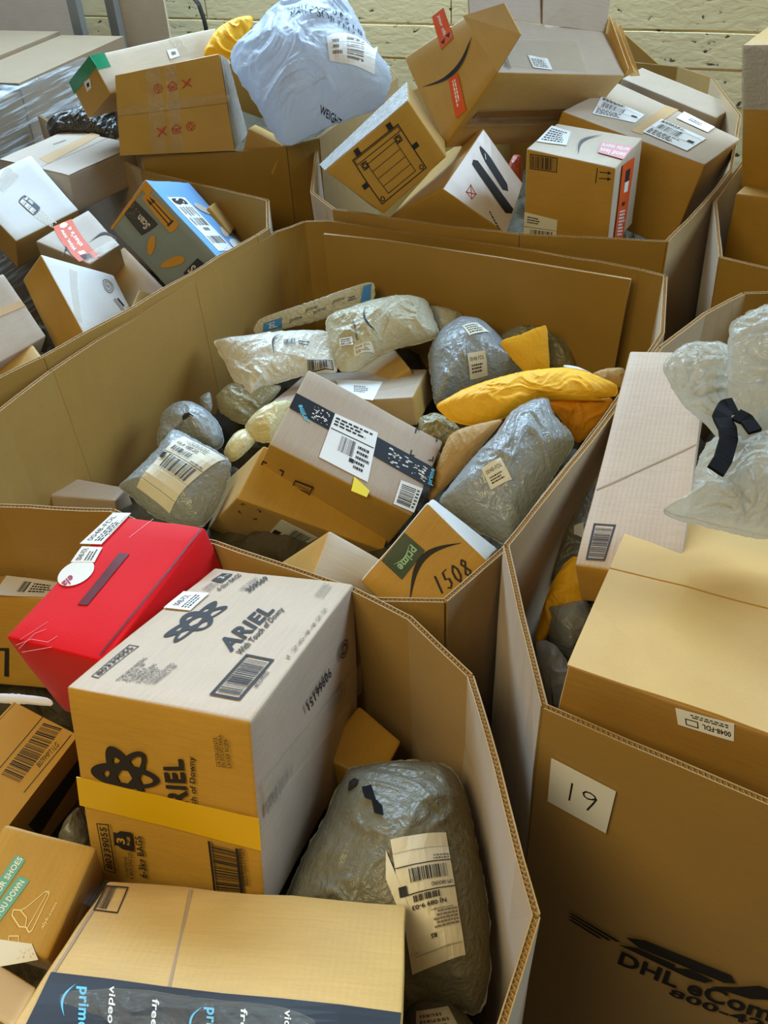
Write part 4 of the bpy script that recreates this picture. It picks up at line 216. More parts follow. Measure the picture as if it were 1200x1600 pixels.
poly('kraft_ochre', (206, 136, 22), rough=.6, spec=.3, scale=16, strength=.3); poly('kraft_brown', (180, 146, 92), rough=.6, spec=.3, scale=12)
poly('poly_black', (58, 54, 46), rough=.25, spec=.6); poly('poly_bluewhite', (210, 218, 228), rough=.38, scale=20, strength=.6)
poly('cream_plastic', (212, 200, 150), rough=.3); poly('heap', (72, 64, 46), rough=.7, spec=.25, scale=14, strength=.7)  # heap colour kept dark to stand for shade in the gaps
poly('slip', (214, 216, 226), rough=.5, scale=8, strength=.2); poly('orange_plastic', (190, 80, 40), rough=.35)
def translucent(name, rgb, fac):
    nt = MATS[name].node_tree; L = nt.links.new; p = nt.nodes['Principled BSDF']; out = nt.nodes['Material Output']; src = out.inputs['Surface'].links[0].from_socket
    t = N(nt, 'ShaderNodeBsdfTranslucent'); t.inputs['Color'].default_value = srgb(*rgb); mx = N(nt, 'ShaderNodeMixShader'); mx.inputs[0].default_value = fac
    L(src, mx.inputs[1]); L(t.outputs[0], mx.inputs[2]); L(mx.outputs[0], out.inputs['Surface'])
translucent('poly_bluewhite', (214, 226, 242), .42)
def film(name, clear, white, rough=.14, scale=22, strength=.8, stretch=(1, 1, 1)):
    m = bpy.data.materials.new(name); m.use_nodes = True; MATS[name] = m; nt = m.node_tree; L = nt.links.new
    p = nt.nodes['Principled BSDF']; p.inputs['Base Color'].default_value = srgb(*white); p.inputs['Roughness'].default_value = rough; p.inputs['Specular IOR Level'].default_value = .7
    crinkle(nt, p, scale, strength, stretch=stretch)
    t = N(nt, 'ShaderNodeBsdfTransparent'); mx = N(nt, 'ShaderNodeMixShader'); mx.inputs[0].default_value = 1-clear
    L(t.outputs[0], mx.inputs[1]); L(p.outputs[0], mx.inputs[2]); L(mx.outputs[0], nt.nodes['Material Output'].inputs['Surface'])
    return m
film('tape_clear', .88, (206, 190, 160), rough=.12, scale=30, strength=.5)
film('film_white', .45, (206, 206, 204), rough=.2, scale=24)
film('stretch_wrap', .8, (200, 208, 214), rough=.16, scale=9, strength=1.0, stretch=(.6, .6, 9))
def streaks():  # streaky film highlights put in as whiter, denser bands
    nt = MATS['stretch_wrap'].node_tree; L = nt.links.new; mix = [n for n in nt.nodes if n.type == 'MIX_SHADER'][0]
    tc = N(nt, 'ShaderNodeTexCoord'); mp = N(nt, 'ShaderNodeMapping'); mp.inputs['Rotation'].default_value = (math.radians(-12), 0, 0); mp.inputs['Scale'].default_value = (1.2, 1.2, 26); L(tc.outputs['Object'], mp.inputs['Vector'])
    a = N(nt, 'ShaderNodeTexNoise', Scale=2.6, Detail=3.0, Distortion=.4); L(mp.outputs[0], a.inputs['Vector'])
    mr = N(nt, 'ShaderNodeMapRange'); L(a.outputs['Fac'], mr.inputs['Value']); mr.inputs['From Min'].default_value = .5; mr.inputs['From Max'].default_value = .66; mr.inputs['To Min'].default_value = .12; mr.inputs['To Max'].default_value = .8
    L(mr.outputs[0], mix.inputs[0])
streaks()
film('bubble_bag', .38, (214, 212, 198), rough=.22, scale=30, strength=1.0)
translucent('bubble_bag', (220, 220, 210), .3)
film('clear_bag', .88, (196, 190, 166), rough=.12, scale=20, strength=1.0)
# ---------------------------------------------------------------- objects
def mesh_obj(name, verts, faces, mats, parent=None, smooth=False, midx=None, uvs=None):
    me = bpy.data.meshes.new(name); off = Vector(parent['base']) if parent is not None and 'base' in parent else Vector((0, 0, 0))
    me.from_pydata([tuple(Vector(v)-off) for v in verts], [], faces)
    for m in (mats if isinstance(mats, (list, tuple)) else [mats]): me.materials.append(MATS[m])
    if midx: me.polygons.foreach_set('material_index', midx)
    if smooth: me.polygons.foreach_set('use_smooth', [True]*len(me.polygons))
    if uvs:
        lay = me.uv_layers.new(name='UVMap')
        for poly_ in me.polygons:
            for li, vi in zip(poly_.loop_indices, poly_.vertices): lay.data[li].uv = uvs[vi]
    me.update()
    o = bpy.data.objects.new(name, me); COL.objects.link(o)
    if parent is not None:
        o.parent = parent
        if 'base' in parent: o['base'] = parent['base']
    return o
def thing(name, label, cat, base, group=None):
    o = bpy.data.objects.new(name, None); COL.objects.link(o); o.empty_display_size = .05
    o.location = base; o['base'] = list(base); o['label'] = label; o['category'] = cat
    if group: o['group'] = group
    return o
def tag(o, label, cat, group=None):
    o['label'] = label; o['category'] = cat
    if group: o['group'] = group
    return o
def struct(o): o['kind'] = 'structure'; return o
# ---------------------------------------------------------------- flat print: everything is drawn on a page 0..1 x 0..1 and laid on a surface
_txt = {}
def text_geo(s, bold=0.0):
    k = (s, bold)
    if k in _txt: return _txt[k]
    cu = bpy.data.curves.new('t', 'FONT'); cu.body = s; cu.size = 1; cu.space_character = 1.0+bold*2; cu.resolution_u = 3; cu.offset = bold
    ob = bpy.data.objects.new('t', cu); COL.objects.link(ob)
    dg = bpy.context.evaluated_depsgraph_get(); me = bpy.data.meshes.new_from_object(ob.evaluated_get(dg))
    vs = [v.co.copy() for v in me.vertices]; fs = [tuple(p.vertices) for p in me.polygons]
    bpy.data.objects.remove(ob); bpy.data.curves.remove(cu); bpy.data.meshes.remove(me)
    if vs:
        x0 = min(v.x for v in vs); x1 = max(v.x for v in vs); y0 = min(v.y for v in vs); y1 = max(v.y for v in vs)
        vs = [((v.x-x0)/(x1-x0+1e-9), (v.y-y0)/(y1-y0+1e-9)) for v in vs]
    _txt[k] = (vs, fs); return _txt[k]
HAND = {'1': [[(.5, 0), (.55, 1)]], '5': [[(.85, 1), (.3, .95), (.25, .55), (.7, .5), (.75, .2), (.4, 0), (.1, .1)]],
        '0': [[(.5, 1), (.15, .7), (.15, .3), (.5, 0), (.85, .3), (.85, .7), (.5, 1)]],
        '8': [[(.5, 1), (.2, .8), (.5, .55), (.85, .25), (.5, 0), (.15, .25), (.5, .55), (.8, .8), (.5, 1)]],
        '9': [[(.95, .82), (.8, .95), (.5, 1), (.2, .95), (.05, .8), (.15, .66), (.4, .62), (.7, .7), (.92, .85), (.95, .8), (.8, .5), (.62, .2), (.5, 0)]]}
def stroke(pts, w):
    vs, fs = [], []
    for (x0, y0), (x1, y1) in zip(pts, pts[1:]):
        dx, dy = x1-x0, y1-y0; l = math.hypot(dx, dy) or 1; nx, ny = -dy/l*w/2, dx/l*w/2; ex, ey = dx/l*w*.3, dy/l*w*.3
        b = len(vs); vs += [(x0+nx-ex, y0+ny-ey), (x0-nx-ex, y0-ny-ey), (x1-nx+ex, y1-ny+ey), (x1+nx+ex, y1+ny+ey)]; fs.append((b, b+1, b+2, b+3))
    return vs, fs
def rect_geo(x0, y0, x1, y1, nx=1, ny=1):
    vs = [(x0+(x1-x0)*i/nx, y0+(y1-y0)*j/ny) for j in range(ny+1) for i in range(nx+1)]
    return vs, [(j*(nx+1)+i, j*(nx+1)+i+1, (j+1)*(nx+1)+i+1, (j+1)*(nx+1)+i) for j in range(ny) for i in range(nx)]
def soft_geo(x0, y0, x1, y1, k):
    vs, fs = rect_geo(-1, -1, 1, 1, 8, 8)
    q = [(x*math.sqrt(1-k*y*y/2), y*math.sqrt(1-k*x*x/2)) for x, y in vs]
    return [(x0+(x1-x0)*(x+1)/2, y0+(y1-y0)*(y+1)/2) for x, y in q], fs
def ring_geo(cx, cy, rx, ry, ri, n=24):
    o = [(cx+rx*math.cos(2*math.pi*i/n), cy+ry*math.sin(2*math.pi*i/n)) for i in range(n)]
    if ri <= 0: return o, [tuple(range(n))]
    q = [(cx+rx*ri*math.cos(2*math.pi*i/n), cy+ry*ri*math.sin(2*math.pi*i/n)) for i in range(n)]
    return o+q, [(i, (i+1) % n, n+(i+1) % n, n+i) for i in range(n)]
def prim_geo(p, rnd):
    k = p[0]; c = p[1]
    if k == 'txt':
        _, _, s, x0, y0, x1, y1, b = p; vs, fs = text_geo(s, b); return c, [([(x0+(x1-x0)*x, y0+(y1-y0)*y) for x, y in vs], fs)]
    if k == 'rect': return c, [rect_geo(*p[2:6], 3 if p[4]-p[2] > .3 else 1, 3 if p[5]-p[3] > .3 else 1)]
    if k in ('bar', 'barh'):
        x0, y0, x1, y1, n = p[2:7]; out = []; t = 0; ws = [rnd.choice((1, 1, 2, 3)) for _ in range(2*n)]; tot = sum(ws)
        for i, w_ in enumerate(ws):
            if i % 2 == 0:
                if k == 'bar': out.append(rect_geo(x0+(x1-x0)*t/tot, y0, x0+(x1-x0)*(t+w_)/tot, y1, 1, 3))
                else: out.append(rect_geo(x0, y0+(y1-y0)*t/tot, x1, y0+(y1-y0)*(t+w_)/tot, 3, 1))
            t += w_
        return c, out
    if k == 'frame':
        x0, y0, x1, y1, a, b = p[2:8]; return c, [rect_geo(x0, y0, x1, y0+b, 3), rect_geo(x0, y1-b, x1, y1, 3), rect_geo(x0, y0, x0+a, y1, 1, 3), rect_geo(x1-a, y0, x1, y1, 1, 3)]
    if k == 'lines':
        x0, y0, x1, y1, n = p[2:7]; out = []; h = (y1-y0)/(n*1.8)
        for i in range(n):
            y = y0+(y1-y0)*(i+.2)/n; x = x0; end = x1-(x1-x0)*rnd.random()*.3
            while x < end:
                l = (x1-x0)*rnd.uniform(.06, .16); out.append(rect_geo(x, y, min(x+l, end), y+h)); x += l+(x1-x0)*.035
        return c, out
    if k == 'disc': return c, [ring_geo(*p[2:7]) if p[6] > 0 else soft_geo(p[2]-p[4], p[3]-p[5], p[2]+p[4], p[3]+p[5], 1)]
    if k == 'poly': return c, [(list(p[2]), [tuple(range(len(p[2])))])]
    if k == 'smile':
        n = 18; x0, y0, x1, h_ = p[2:6] if len(p) > 2 else (0, 0, 1, 1)
        up_ = [math.sin(math.pi*(i/n)**1.05) for i in range(n+1)]
        a = [(x0+(x1-x0)*i/n, y0+h_*.95*up_[i]) for i in range(n+1)]; b = [(x0+(x1-x0)*i/n, y0+h_*max(.95*up_[i]-.26*math.sin(math.pi*i/n)-.02, -.02)) for i in range(n+1)]
        return c, [(a+b, [(i, i+1, n+2+i, n+1+i) for i in range(n)])]
    if k == 'speck':
        x0, y0, x1, y1, n = p[2:7]; out = []
        for i in range(n):
            x = rnd.uniform(x0, x1); y = rnd.uniform(y0, y1); a = (x1-x0)*rnd.uniform(.02, .09); b = (y1-y0)*rnd.uniform(.02, .09); out.append(rect_geo(x, y, x+a, y+b))
        return c, out
    if k == 'corner':
        out = []
        for x, y, sx, sy in ((((.0, 1, 1, -1), (1, 1, -1, -1), (0, 0, 1, 1), (1, 0, -1, 1))[p[2]],)):
            out += [rect_geo(min(x, x+sx*.2), min(y, y+sy*.05), max(x, x+sx*.2), max(y, y+sy*.05)), rect_geo(min(x, x+sx*.05), min(y, y+sy*.2), max(x, x+sx*.05), max(y, y+sy*.2))]
        return c, out
    if k == 'rrect': return c, [soft_geo(*p[2:6], min(p[6]*2, 1))]
    if k == 'stroke': return c, [stroke(p[2], p[3])]
    if k == 'hand':
        out = []; n = len(p[2])
        for i, ch in enumerate(p[2]):
            for s in HAND[ch]: out.append(stroke([((i+.12+.76*x)/n*.6+.2, .3+.4*y) if n == 2 else ((i+.12+.76*x)/n, y) for x, y in s], .03 if n == 2 else .05))
        return c, out
    if k == 'atom':
        out = []; n = 40
        for j in range(3):
            a0 = math.radians(20+60*j); o, q = [], []
            for i in range(n):
                t = 2*math.pi*i/n; x, y = .52*math.cos(t), .2*math.sin(t); g = .80+.0*math.cos(t); x2, y2 = .38*math.cos(t)-.05, .105*math.sin(t)+.012
                for lst, (xx_, yy_) in ((o, (x, y)), (q, (x2, y2))): lst.append((.5+xx_*math.cos(a0)-yy_*math.sin(a0), .5+xx_*math.sin(a0)+yy_*math.cos(a0)))
            out.append((o+q, [(i, (i+1) % n, n+(i+1) % n, n+i) for i in range(n)]))
        return c, out
def quad_map(Q):
    return lambda x, y: tuple((1-x)*(1-y)*Q[0][i]+x*(1-y)*Q[1][i]+x*y*Q[2][i]+(1-x)*y*Q[3][i] for i in (0, 1))
def lay(surf, Q, part, base, prims, parent, off, seed, thick=.0006, n=6):
    """one flat piece (label, tape, print) on a surface surf(u, v, height)"""
    M = quad_map(Q); rnd = random.Random(seed); host = parent
    if base:
        vs, fs = [], []
        for h in (off+thick, off-.0004):
            b = len(vs); g, f = rect_geo(0, 0, 1, 1, n, n); vs += [surf(*M(x, y), h) for x, y in g]
            fs += [tuple(b+i for i in (q if h > off else q[::-1])) for q in f]
        k = (n+1)*(n+1); edge = [i for i in range(n)]+[n+(n+1)*i for i in range(n)]+[k-1-i for i in range(n)]+[(n+1)*(n-i) for i in range(n)]
        for a, b in zip(edge, edge[1:]+edge[:1]): fs.append((k+a, k+b, b, a))
        host = mesh_obj(part, vs, fs, base, parent, smooth=False); off += thick
    if not prims: return host
    V, F, MI, mats = [], [], [], []
    for i, p in enumerate(prims):
        c, geos = prim_geo(p, rnd)
        if c not in mats: mats.append(c)
        for vs, fs in geos:
            b = len(V); V += [surf(*M(x, y), off+.0002+.0001*min(i, 6)) for x, y in vs]; F += [tuple(b+j for j in f) for f in fs]; MI += [mats.index(c)]*len(fs)
    return mesh_obj('print' if base else part, V, F, mats, host, midx=MI)
# ---------------------------------------------------------------- cartons
FACE = {'T': (4, 5, 6, 7), 'F': (0, 1, 5, 4), 'R': (1, 2, 6, 5), 'K': (2, 3, 7, 6), 'L': (3, 0, 4, 7), 'B': (3, 2, 1, 0)}
def carton(key, name, label, cat, mat, group=None, amp=.0025, r=.005, split=None, face_mats=None, flap_mat=None):
    P = [Vector(c) for c in BOX[key]]
    def tri(x, y, z):
        return ((P[0]*(1-x)+P[1]*x)*(1-y)+(P[3]*(1-x)+P[2]*x)*y)*(1-z)+((P[4]*(1-x)+P[5]*x)*(1-y)+(P[7]*(1-x)+P[6]*x)*y)*z
    dx = ((P[1]-P[0]).length+(P[6]-P[7]).length)/2; dy = ((P[3]-P[0]).length+(P[6]-P[5]).length)/2; dz = ((P[4]-P[0]).length+(P[6]-P[2]).length)/2
    def disp(p): return amp*(noise.noise(p*6+Vector((sum(map(ord, key)) % 7, 0, 0)))+.4*noise.noise(p*17)) if amp else 0
    base = sum(P, Vector())/8; base.z = min(p.z for p in P)
    root = thing(name, label, cat, base, group)
    # body: rounded cuboid grid through the eight corners
    D = Vector((dx, dy, dz)); vs, fs, uvs, mi = [], [], [], []; mats = [mat]
    X = (tri(1, .5, .5)-tri(0, .5, .5)).normalized(); Y = (tri(.5, 1, .5)-tri(.5, 0, .5)).normalized(); Zv = (tri(.5, .5, 1)-tri(.5, .5, 0)).normalized()
    def ticks(L): return [0, r/L*.35, r/L]+[r/L+(1-2*r/L)*i/8 for i in range(1, 8)]+[1-r/L, 1-r/L*.35, 1]
    axes = {'T': (0, 1, 2, 1), 'B': (0, 1, 2, 0), 'F': (0, 2, 1, 0), 'K': (0, 2, 1, 1), 'R': (1, 2, 0, 1), 'L': (1, 2, 0, 0)}
    for f, (a, b, c, s) in axes.items():
        ta, tb = ticks(D[a]), ticks(D[b]); k0 = len(vs)
        m = (face_mats or {}).get(f, mat)
        if m not in mats: mats.append(m)
        for v in tb:
            for u in ta:
                q = [0, 0, 0]; q[a] = u; q[b] = v; q[c] = s
                inner = [min(max(q[i]*D[i], r), D[i]-r) for i in range(3)]; d = Vector([q[i]*D[i]-inner[i] for i in range(3)]); d.normalize()
                pos = [(inner[i]+r*d[i])/D[i] for i in range(3)]
                w_ = tri(*pos); w_ += (X*d.x+Y*d.y+Zv*d.z)*disp(w_); vs.append(w_); uvs.append((u*D[a], v*D[b]))
        na = len(ta)
        for j in range(len(tb)-1):
            for i in range(na-1):
                q = (k0+j*na+i, k0+j*na+i+1, k0+(j+1)*na+i+1, k0+(j+1)*na+i)
                flip = (f in 'BKL')
                if f == 'K' or f == 'R' or f == 'F': flip = (f == 'K')
                if f == 'L': flip = True
                if f == 'B': flip = True
                fs.append(q[::-1] if flip else q); mi.append(mats.index(m))
    mesh_obj('body', vs, fs, mats, root, smooth=True, midx=mi, uvs=uvs)
    def surf_of(face):
        q = [P[i] for i in FACE[face]]
        nn = ((q[1]-q[0])+(q[2]-q[3])).cross((q[3]-q[0])+(q[2]-q[1])).normalized()
        def s(u, v, h):
            p = q[0]*(1-u)*(1-v)+q[1]*u*(1-v)+q[2]*u*v+q[3]*(1-u)*v
            return p+nn*(disp(p)+h)
        return s
    lift = 0
    if split:
        ax, at = split; S = surf_of('T'); e = .004; lift = .003
        for lo, hi in ((.0, at-e), (at+e, 1.0)):
            Q = [(lo, 0), (hi, 0), (hi, 1), (lo, 1)] if ax == 'u' else [(0, lo), (1, lo), (1, hi), (0, hi)]
            lay(S, Q, 'flap', flap_mat or (face_mats or {}).get('T', mat), [], root, .0006, 1, thick=.0028, n=9)
    cur = .0007
    for i, (face, part, Q, base_, prims) in enumerate(DECAL.get(key, [])):
        if prims and prims[0][0] == 'corner':
            for q_ in range(4): lay(surf_of(face), Q, 'printed_mark', None, [('corner', 'ink', q_)], root, .0012, 1)
            continue
        lay(surf_of(face), Q, part, base_, prims, root, (lift if face == 'T' else 0)+cur, hash((len(key), i)), n=6)
        cur += .0008 if base_ else .00012
    root['surf'] = 0
    return root, surf_of, lift
# ---------------------------------------------------------------- soft bags
def bag(key, name, label, cat, mat, group=None, wr=.010, freq=9, root=None, part='body', flange=.985, aniso=None):
    O, e1, e2, nn, ol, tu, td, labels = BAG[key]
    O, e1, e2, nn = Vector(O), Vector(e1), Vector(e2), Vector(nn)
    # closed smooth outline (Catmull-Rom)
    pts = [Vector((a, b)) for a, b in ol]; n = len(pts); out = []
    for i in range(n):
        p0, p1, p2, p3 = pts[i-1], pts[i], pts[(i+1) % n], pts[(i+2) % n]
        m1 = (p2-p0)*.35; m2 = (p3-p1)*.35
        for k in range(8):
            t = k/8; out.append(p1*(2*t**3-3*t*t+1)+m1*(t**3-2*t*t+t)+p2*(3*t*t-2*t**3)+m2*(t**3-t*t))
    angs = sorted((math.atan2(p.y, p.x), p.length) for p in out)
    A = [a for a, _ in angs]; Rr = [r_ for _, r_ in angs]
    import bisect
    def rad(th):
        i = bisect.bisect(A, th); a0, r0 = (A[i-1], Rr[i-1]) if i > 0 else (A[-1]-2*math.pi, Rr[-1]); a1, r1 = (A[i], Rr[i]) if i < len(A) else (A[0]+2*math.pi, Rr[0])
        return r0+(r1-r0)*(th-a0)/(a1-a0+1e-9)
    size = max(Rr); seed = Vector((sum(map(ord, key)) % 50, 3.1, 0))
    masks = []
    for Q, b_, _ in labels:
        if b_: c = [sum(q[i] for q in Q)/4 for i in (0, 1)]; masks.append((c, max(math.hypot(q[0]-c[0], q[1]-c[1]) for q in Q)))
    def wrinkle(a, b):
        p = Vector((a, b, 0))*freq+seed
        if aniso: p = Vector((a*aniso[0], b*aniso[1], 0))*freq+seed
        q = p+Vector((noise.noise(p*.9), noise.noise(p*.9+Vector((9, 0, 0))), 0))*1.1
        r1 = 1-min(abs(noise.noise(q))*2.6, 1); r2 = 1-min(abs(noise.noise(q*2.2+Vector((4, 4, 0))))*2.6, 1); r3 = 1-min(abs(noise.noise(q*4.7+Vector((1, 7, 0))))*2.6, 1)
        v = r1*r1*.75-.3+r2*r2*.5-.2+r3*.22-.1+noise.noise(p*.45)*.8
        k = 1
        for c, rr in masks:
            d = math.hypot(a-c[0], b-c[1])/rr; k = min(k, .18+.82*min(max((d-.75)/.4, 0), 1))
        return v*wr*k
    def top(a, b, h=0):
        x = min(math.hypot(a, b)/max(rad(math.atan2(b, a)), 1e-5), 1.0); xx_ = min(x/flange, 1)
        prof = (1-xx_**2.0)**.72
        z = tu*prof+wrinkle(a, b)*(.25+.75*min(prof*1.6, 1))*min(1, tu/.03)
        return O+e1*a+e2*b+nn*(z+h)
    na = 200 if size > .12 else 96; nr = 64 if size > .12 else 28
    vs, fs = [], []
    for side in (0, 1):
        for j in range(nr+1):
            x = math.sin(j/nr*math.pi/2) if j < nr else 1
            for i in range(na):
                th = -math.pi+2*math.pi*i/na; R_ = rad(th)*(1+.03*noise.noise(Vector((math.cos(th)*7, math.sin(th)*7, seed.x)))+.015*noise.noise(Vector((math.cos(th)*22, math.sin(th)*22, seed.x)))); a, b = R_*x*math.cos(th), R_*x*math.sin(th)
                if side == 0: vs.append(top(a, b))
                else:
                    xx_ = min(x/flange, 1); vs.append(O+e1*a+e2*b-nn*(td*(1-xx_**2.4)**.62+.0015)+nn*wrinkle(a, b)*.25*min(1, tu/.03))
    st = (nr+1)*na
    for j in range(nr):
        for i in range(na):
            a, b, c, d = j*na+i, j*na+(i+1) % na, (j+1)*na+(i+1) % na, (j+1)*na+i
            fs.append((a, d, c, b)); fs.append((st+a, st+b, st+c, st+d))
    for i in range(na): a, b = nr*na+i, nr*na+(i+1) % na; fs.append((a, st+a, st+b, b))
    lo = min(vs, key=lambda v: v.z)
    if root is None: root = thing(name, label, cat, (O.x, O.y, lo.z), group)
    mesh_obj(part, vs, fs, mat, root, smooth=True)
    for i, (Q, b_, prims) in enumerate(labels):
        lay(top, Q, 'label' if b_ else 'print', b_, prims, root, .003+.0006*i, i+len(key), n=9)
    return root, top
# ---------------------------------------------------------------- bulk boxes (tall octagonal corrugated boxes on pallets)
def bulk_box(key, label, shrink, flutes=True, zb=.13, mat='bulk_board', inner='bulk_board', bottom_shift=(0, 0), thick=.010, group='open bulk boxes full of parcels'):
    panels = RIM[key]; allp = [Vector(p) for q in panels for p in q]
    c = Vector(((min(p.x for p in allp)+max(p.x for p in allp))/2, (min(p.y for p in allp)+max(p.y for p in allp))/2, 0))
    root = thing('bulk_box', label, 'bulk box', (c.x, c.y, zb), group); parts = []
    for pi, pl in enumerate(panels):
        pts = [Vector(p) for p in pl]; dense = [pts[0]]
        for a, b in zip(pts, pts[1:]):
            k = max(1, int((b-a).length/.05))
            dense += [a.lerp(b, i/k) for i in range(1, k+1)]
        d0 = (dense[1]-dense[0]).normalized(); d1 = (dense[-1]-dense[-2]).normalized(); dense[0] = dense[0]+d0*.0008; dense[-1] = dense[-1]-d1*.0008
        n = len(dense); nor = []
        for i in range(n):
            t = (dense[min(i+1, n-1)]-dense[max(i-1, 0)]); t.z = 0; t.normalize(); v = Vector((-t.y, t.x, 0))
            if v.dot(dense[i]-c) < 0: v = -v
            nor.append(v)
        def bot(p): q = c+(Vector((p.x, p.y, 0))-c)*shrink; return Vector((q.x+bottom_shift[0], q.y+bottom_shift[1], zb))
        h = thick/2; prof = [(-h, 0, 0), (-h+.0016, 0, 0), (-h+.0016, 0, -.0055), (h-.0016, 0, -.0055), (h-.0016, 0, 0), (h, 0, 0)]
        vs, fs = [], []
        lev = 7; ring = len(prof)+2*lev
        for i in range(n):
            zj = .004*noise.noise(dense[i]*9)+.0015*noise.noise(dense[i]*40); tp = dense[i]+Vector((0, 0, zj)); B = bot(dense[i]); row = []
            for o_, _, z_ in prof: row.append(tp+nor[i]*o_+Vector((0, 0, z_)))
            for sgn in (1, -1):
                rng = range(1, lev+1) if sgn == 1 else range(lev, 0, -1)
                for k in rng:
                    f = k/lev; p = tp.lerp(B, f); bul = .012*math.sin(math.pi*f)*math.sin(math.pi*i/max(n-1, 1))+.004*noise.noise(p*4); row.append(p+nor[i]*(h*sgn+bul))
            vs += row
        for i in range(n-1):
            for k in range(ring): fs.append((i*ring+k, i*ring+(k+1) % ring, (i+1)*ring+(k+1) % ring, (i+1)*ring+k))
        fs.append(tuple(range(ring))); fs.append(tuple((n-1)*ring+k for k in reversed(range(ring))))
        uv = []
        s = 0
        for i in range(n):
            if i: s += (dense[i]-dense[i-1]).length
            uv += [(s, v.z) for v in vs[i*ring:(i+1)*ring]]
        po = mesh_obj('panel', vs, fs, mat, root, uvs=uv)
        bm_ = po.data; bm = bmesh.new(); bm.from_mesh(bm_); bmesh.ops.recalc_face_normals(bm, faces=bm.faces); bm.to_mesh(bm_); bm.free()
        parts.append(po)
        if flutes:
            L = sum((b-a).length for a, b in zip(dense, dense[1:])); k = int(L/.0036); vs, fs = [], []
            def along(s_):
                for i in range(n-1):
                    l = (dense[i+1]-dense[i]).length
                    if s_ <= l or i == n-2: t = s_/l; return dense[i].lerp(dense[i+1], t), nor[i]
                    s_ -= l
            for j in range(k):
                p, v = along(L*(j+.5)/k); zj = .004*noise.noise(p*9); o_ = (h-.002)*(1 if j % 2 else -1)
                vs += [p+v*o_+Vector((0, 0, zj-.0008)), p+v*o_+Vector((0, 0, zj-.006))]
                if j: fs.append((2*j-2, 2*j-1, 2*j+1, 2*j))
            if fs: mesh_obj('fluting', vs, fs, 'flute', po)
    return root, c
def slab(name, quad, thick, mat, parent=None, uv=True):
    """a flat board through four points with real thickness"""
    q = [Vector(p) for p in quad]; nn = (q[1]-q[0]).cross(q[3]-q[0]).normalized()*thick/2
    vs = [p+nn for p in q]+[p-nn for p in q]
    fs = [(0, 1, 2, 3), (7, 6, 5, 4)]+[(4+i, 4+(i+1) % 4, (i+1) % 4, i) for i in range(4)]
    u = [(0, 0), ((q[1]-q[0]).length, 0), ((q[1]-q[0]).length, (q[3]-q[0]).length), (0, (q[3]-q[0]).length)]*2
    return mesh_obj(name, vs, fs, mat, parent, uvs=u)
# ================================================================ the setting
def plane_grid(name, o, ux, uy, lx, ly, n, m, mat, rough=0.0):
    o, ux, uy = Vector(o), Vector(ux), Vector(uy); nn = ux.cross(uy)
    vs = [o+ux*(lx*i/n)+uy*(ly*j/m) for j in range(m+1) for i in range(n+1)]
    if rough: vs = [v+nn*rough*(noise.noise(v*5)+.5*noise.noise(v*17)) for v in vs]
    fs = [(j*(n+1)+i, j*(n+1)+i+1, (j+1)*(n+1)+i+1, (j+1)*(n+1)+i) for j in range(m) for i in range(n)]
    return mesh_obj(name, vs, fs, mat, uvs=[(lx*(k % (n+1))/n, ly*(k//(n+1))/m) for k in range(len(vs))])
m_, nt, p_ = new_mat('concrete_floor'); L_ = nt.links.new
tc_ = N(nt, 'ShaderNodeTexCoord'); n1 = N(nt, 'ShaderNodeTexNoise', Scale=3.0, Detail=8.0); L_(tc_.outputs['Object'], n1.inputs['Vector'])
cr_ = N(nt, 'ShaderNodeValToRGB'); cr_.color_ramp.elements[0].color = srgb(70, 64, 56); cr_.color_ramp.elements[1].color = srgb(118, 110, 98); L_(n1.outputs['Fac'], cr_.inputs[0]); L_(cr_.outputs[0], p_.inputs['Base Color']); p_.inputs['Roughness'].default_value = .7
m_, nt, p_ = new_mat('painted_wall'); L_ = nt.links.new
tc_ = N(nt, 'ShaderNodeTexCoord'); n1 = N(nt, 'ShaderNodeTexNoise', Scale=2.2, Detail=6.0); L_(tc_.outputs['Object'], n1.inputs['Vector'])
cr_ = N(nt, 'ShaderNodeValToRGB'); cr_.color_ramp.elements[0].color = srgb(214, 194, 142); cr_.color_ramp.elements[1].color = srgb(236, 220, 172); L_(n1.outputs['Fac'], cr_.inputs[0])
mp_ = N(nt, 'ShaderNodeMapping'); mp_.inputs['Scale'].default_value = (1, 1, 2.2); L_(tc_.outputs['Object'], mp_.inputs['Vector'])
n2 = N(nt, 'ShaderNodeTexNoise', Scale=16.0, Detail=5.0, Distortion=.6); L_(mp_.outputs[0], n2.inputs['Vector'])
ch = N(nt, 'ShaderNodeMapRange'); ch.inputs['From Min'].default_value = .31; ch.inputs['From Max'].default_value = .36; L_(n2.outputs['Fac'], ch.inputs['Value'])
mx_ = N(nt, 'ShaderNodeMix', data_type='RGBA'); L_(ch.outputs[0], mx_.inputs['Factor']); mx_.inputs[6].default_value = srgb(74, 60, 42); L_(cr_.outputs[0], mx_.inputs[7]); L_(mx_.outputs[2], p_.inputs['Base Color'])
b_ = N(nt, 'ShaderNodeBump', Strength=.45, Distance=.008); L_(n2.outputs['Fac'], b_.inputs['Height']); L_(b_.outputs[0], p_.inputs['Normal']); p_.inputs['Roughness'].default_value = .75
struct(plane_grid('floor', (-4, -2, 0), (1, 0, 0), (0, 1, 0), 9, 10, 6, 6, 'concrete_floor'))
WD = Vector((math.cos(math.radians(-24)), math.sin(math.radians(-24)), 0)); WN = Vector((WD.y, -WD.x, 0)); W0 = Vector((.2, 5.35, 0))
wall = struct(plane_grid('wall_back', W0-WD*4+Vector((0, 0, 0)), WD, (0, 0, 1), 8, 4.2, 60, 30, 'painted_wall', .006))
rw = random.Random(4); z = .78
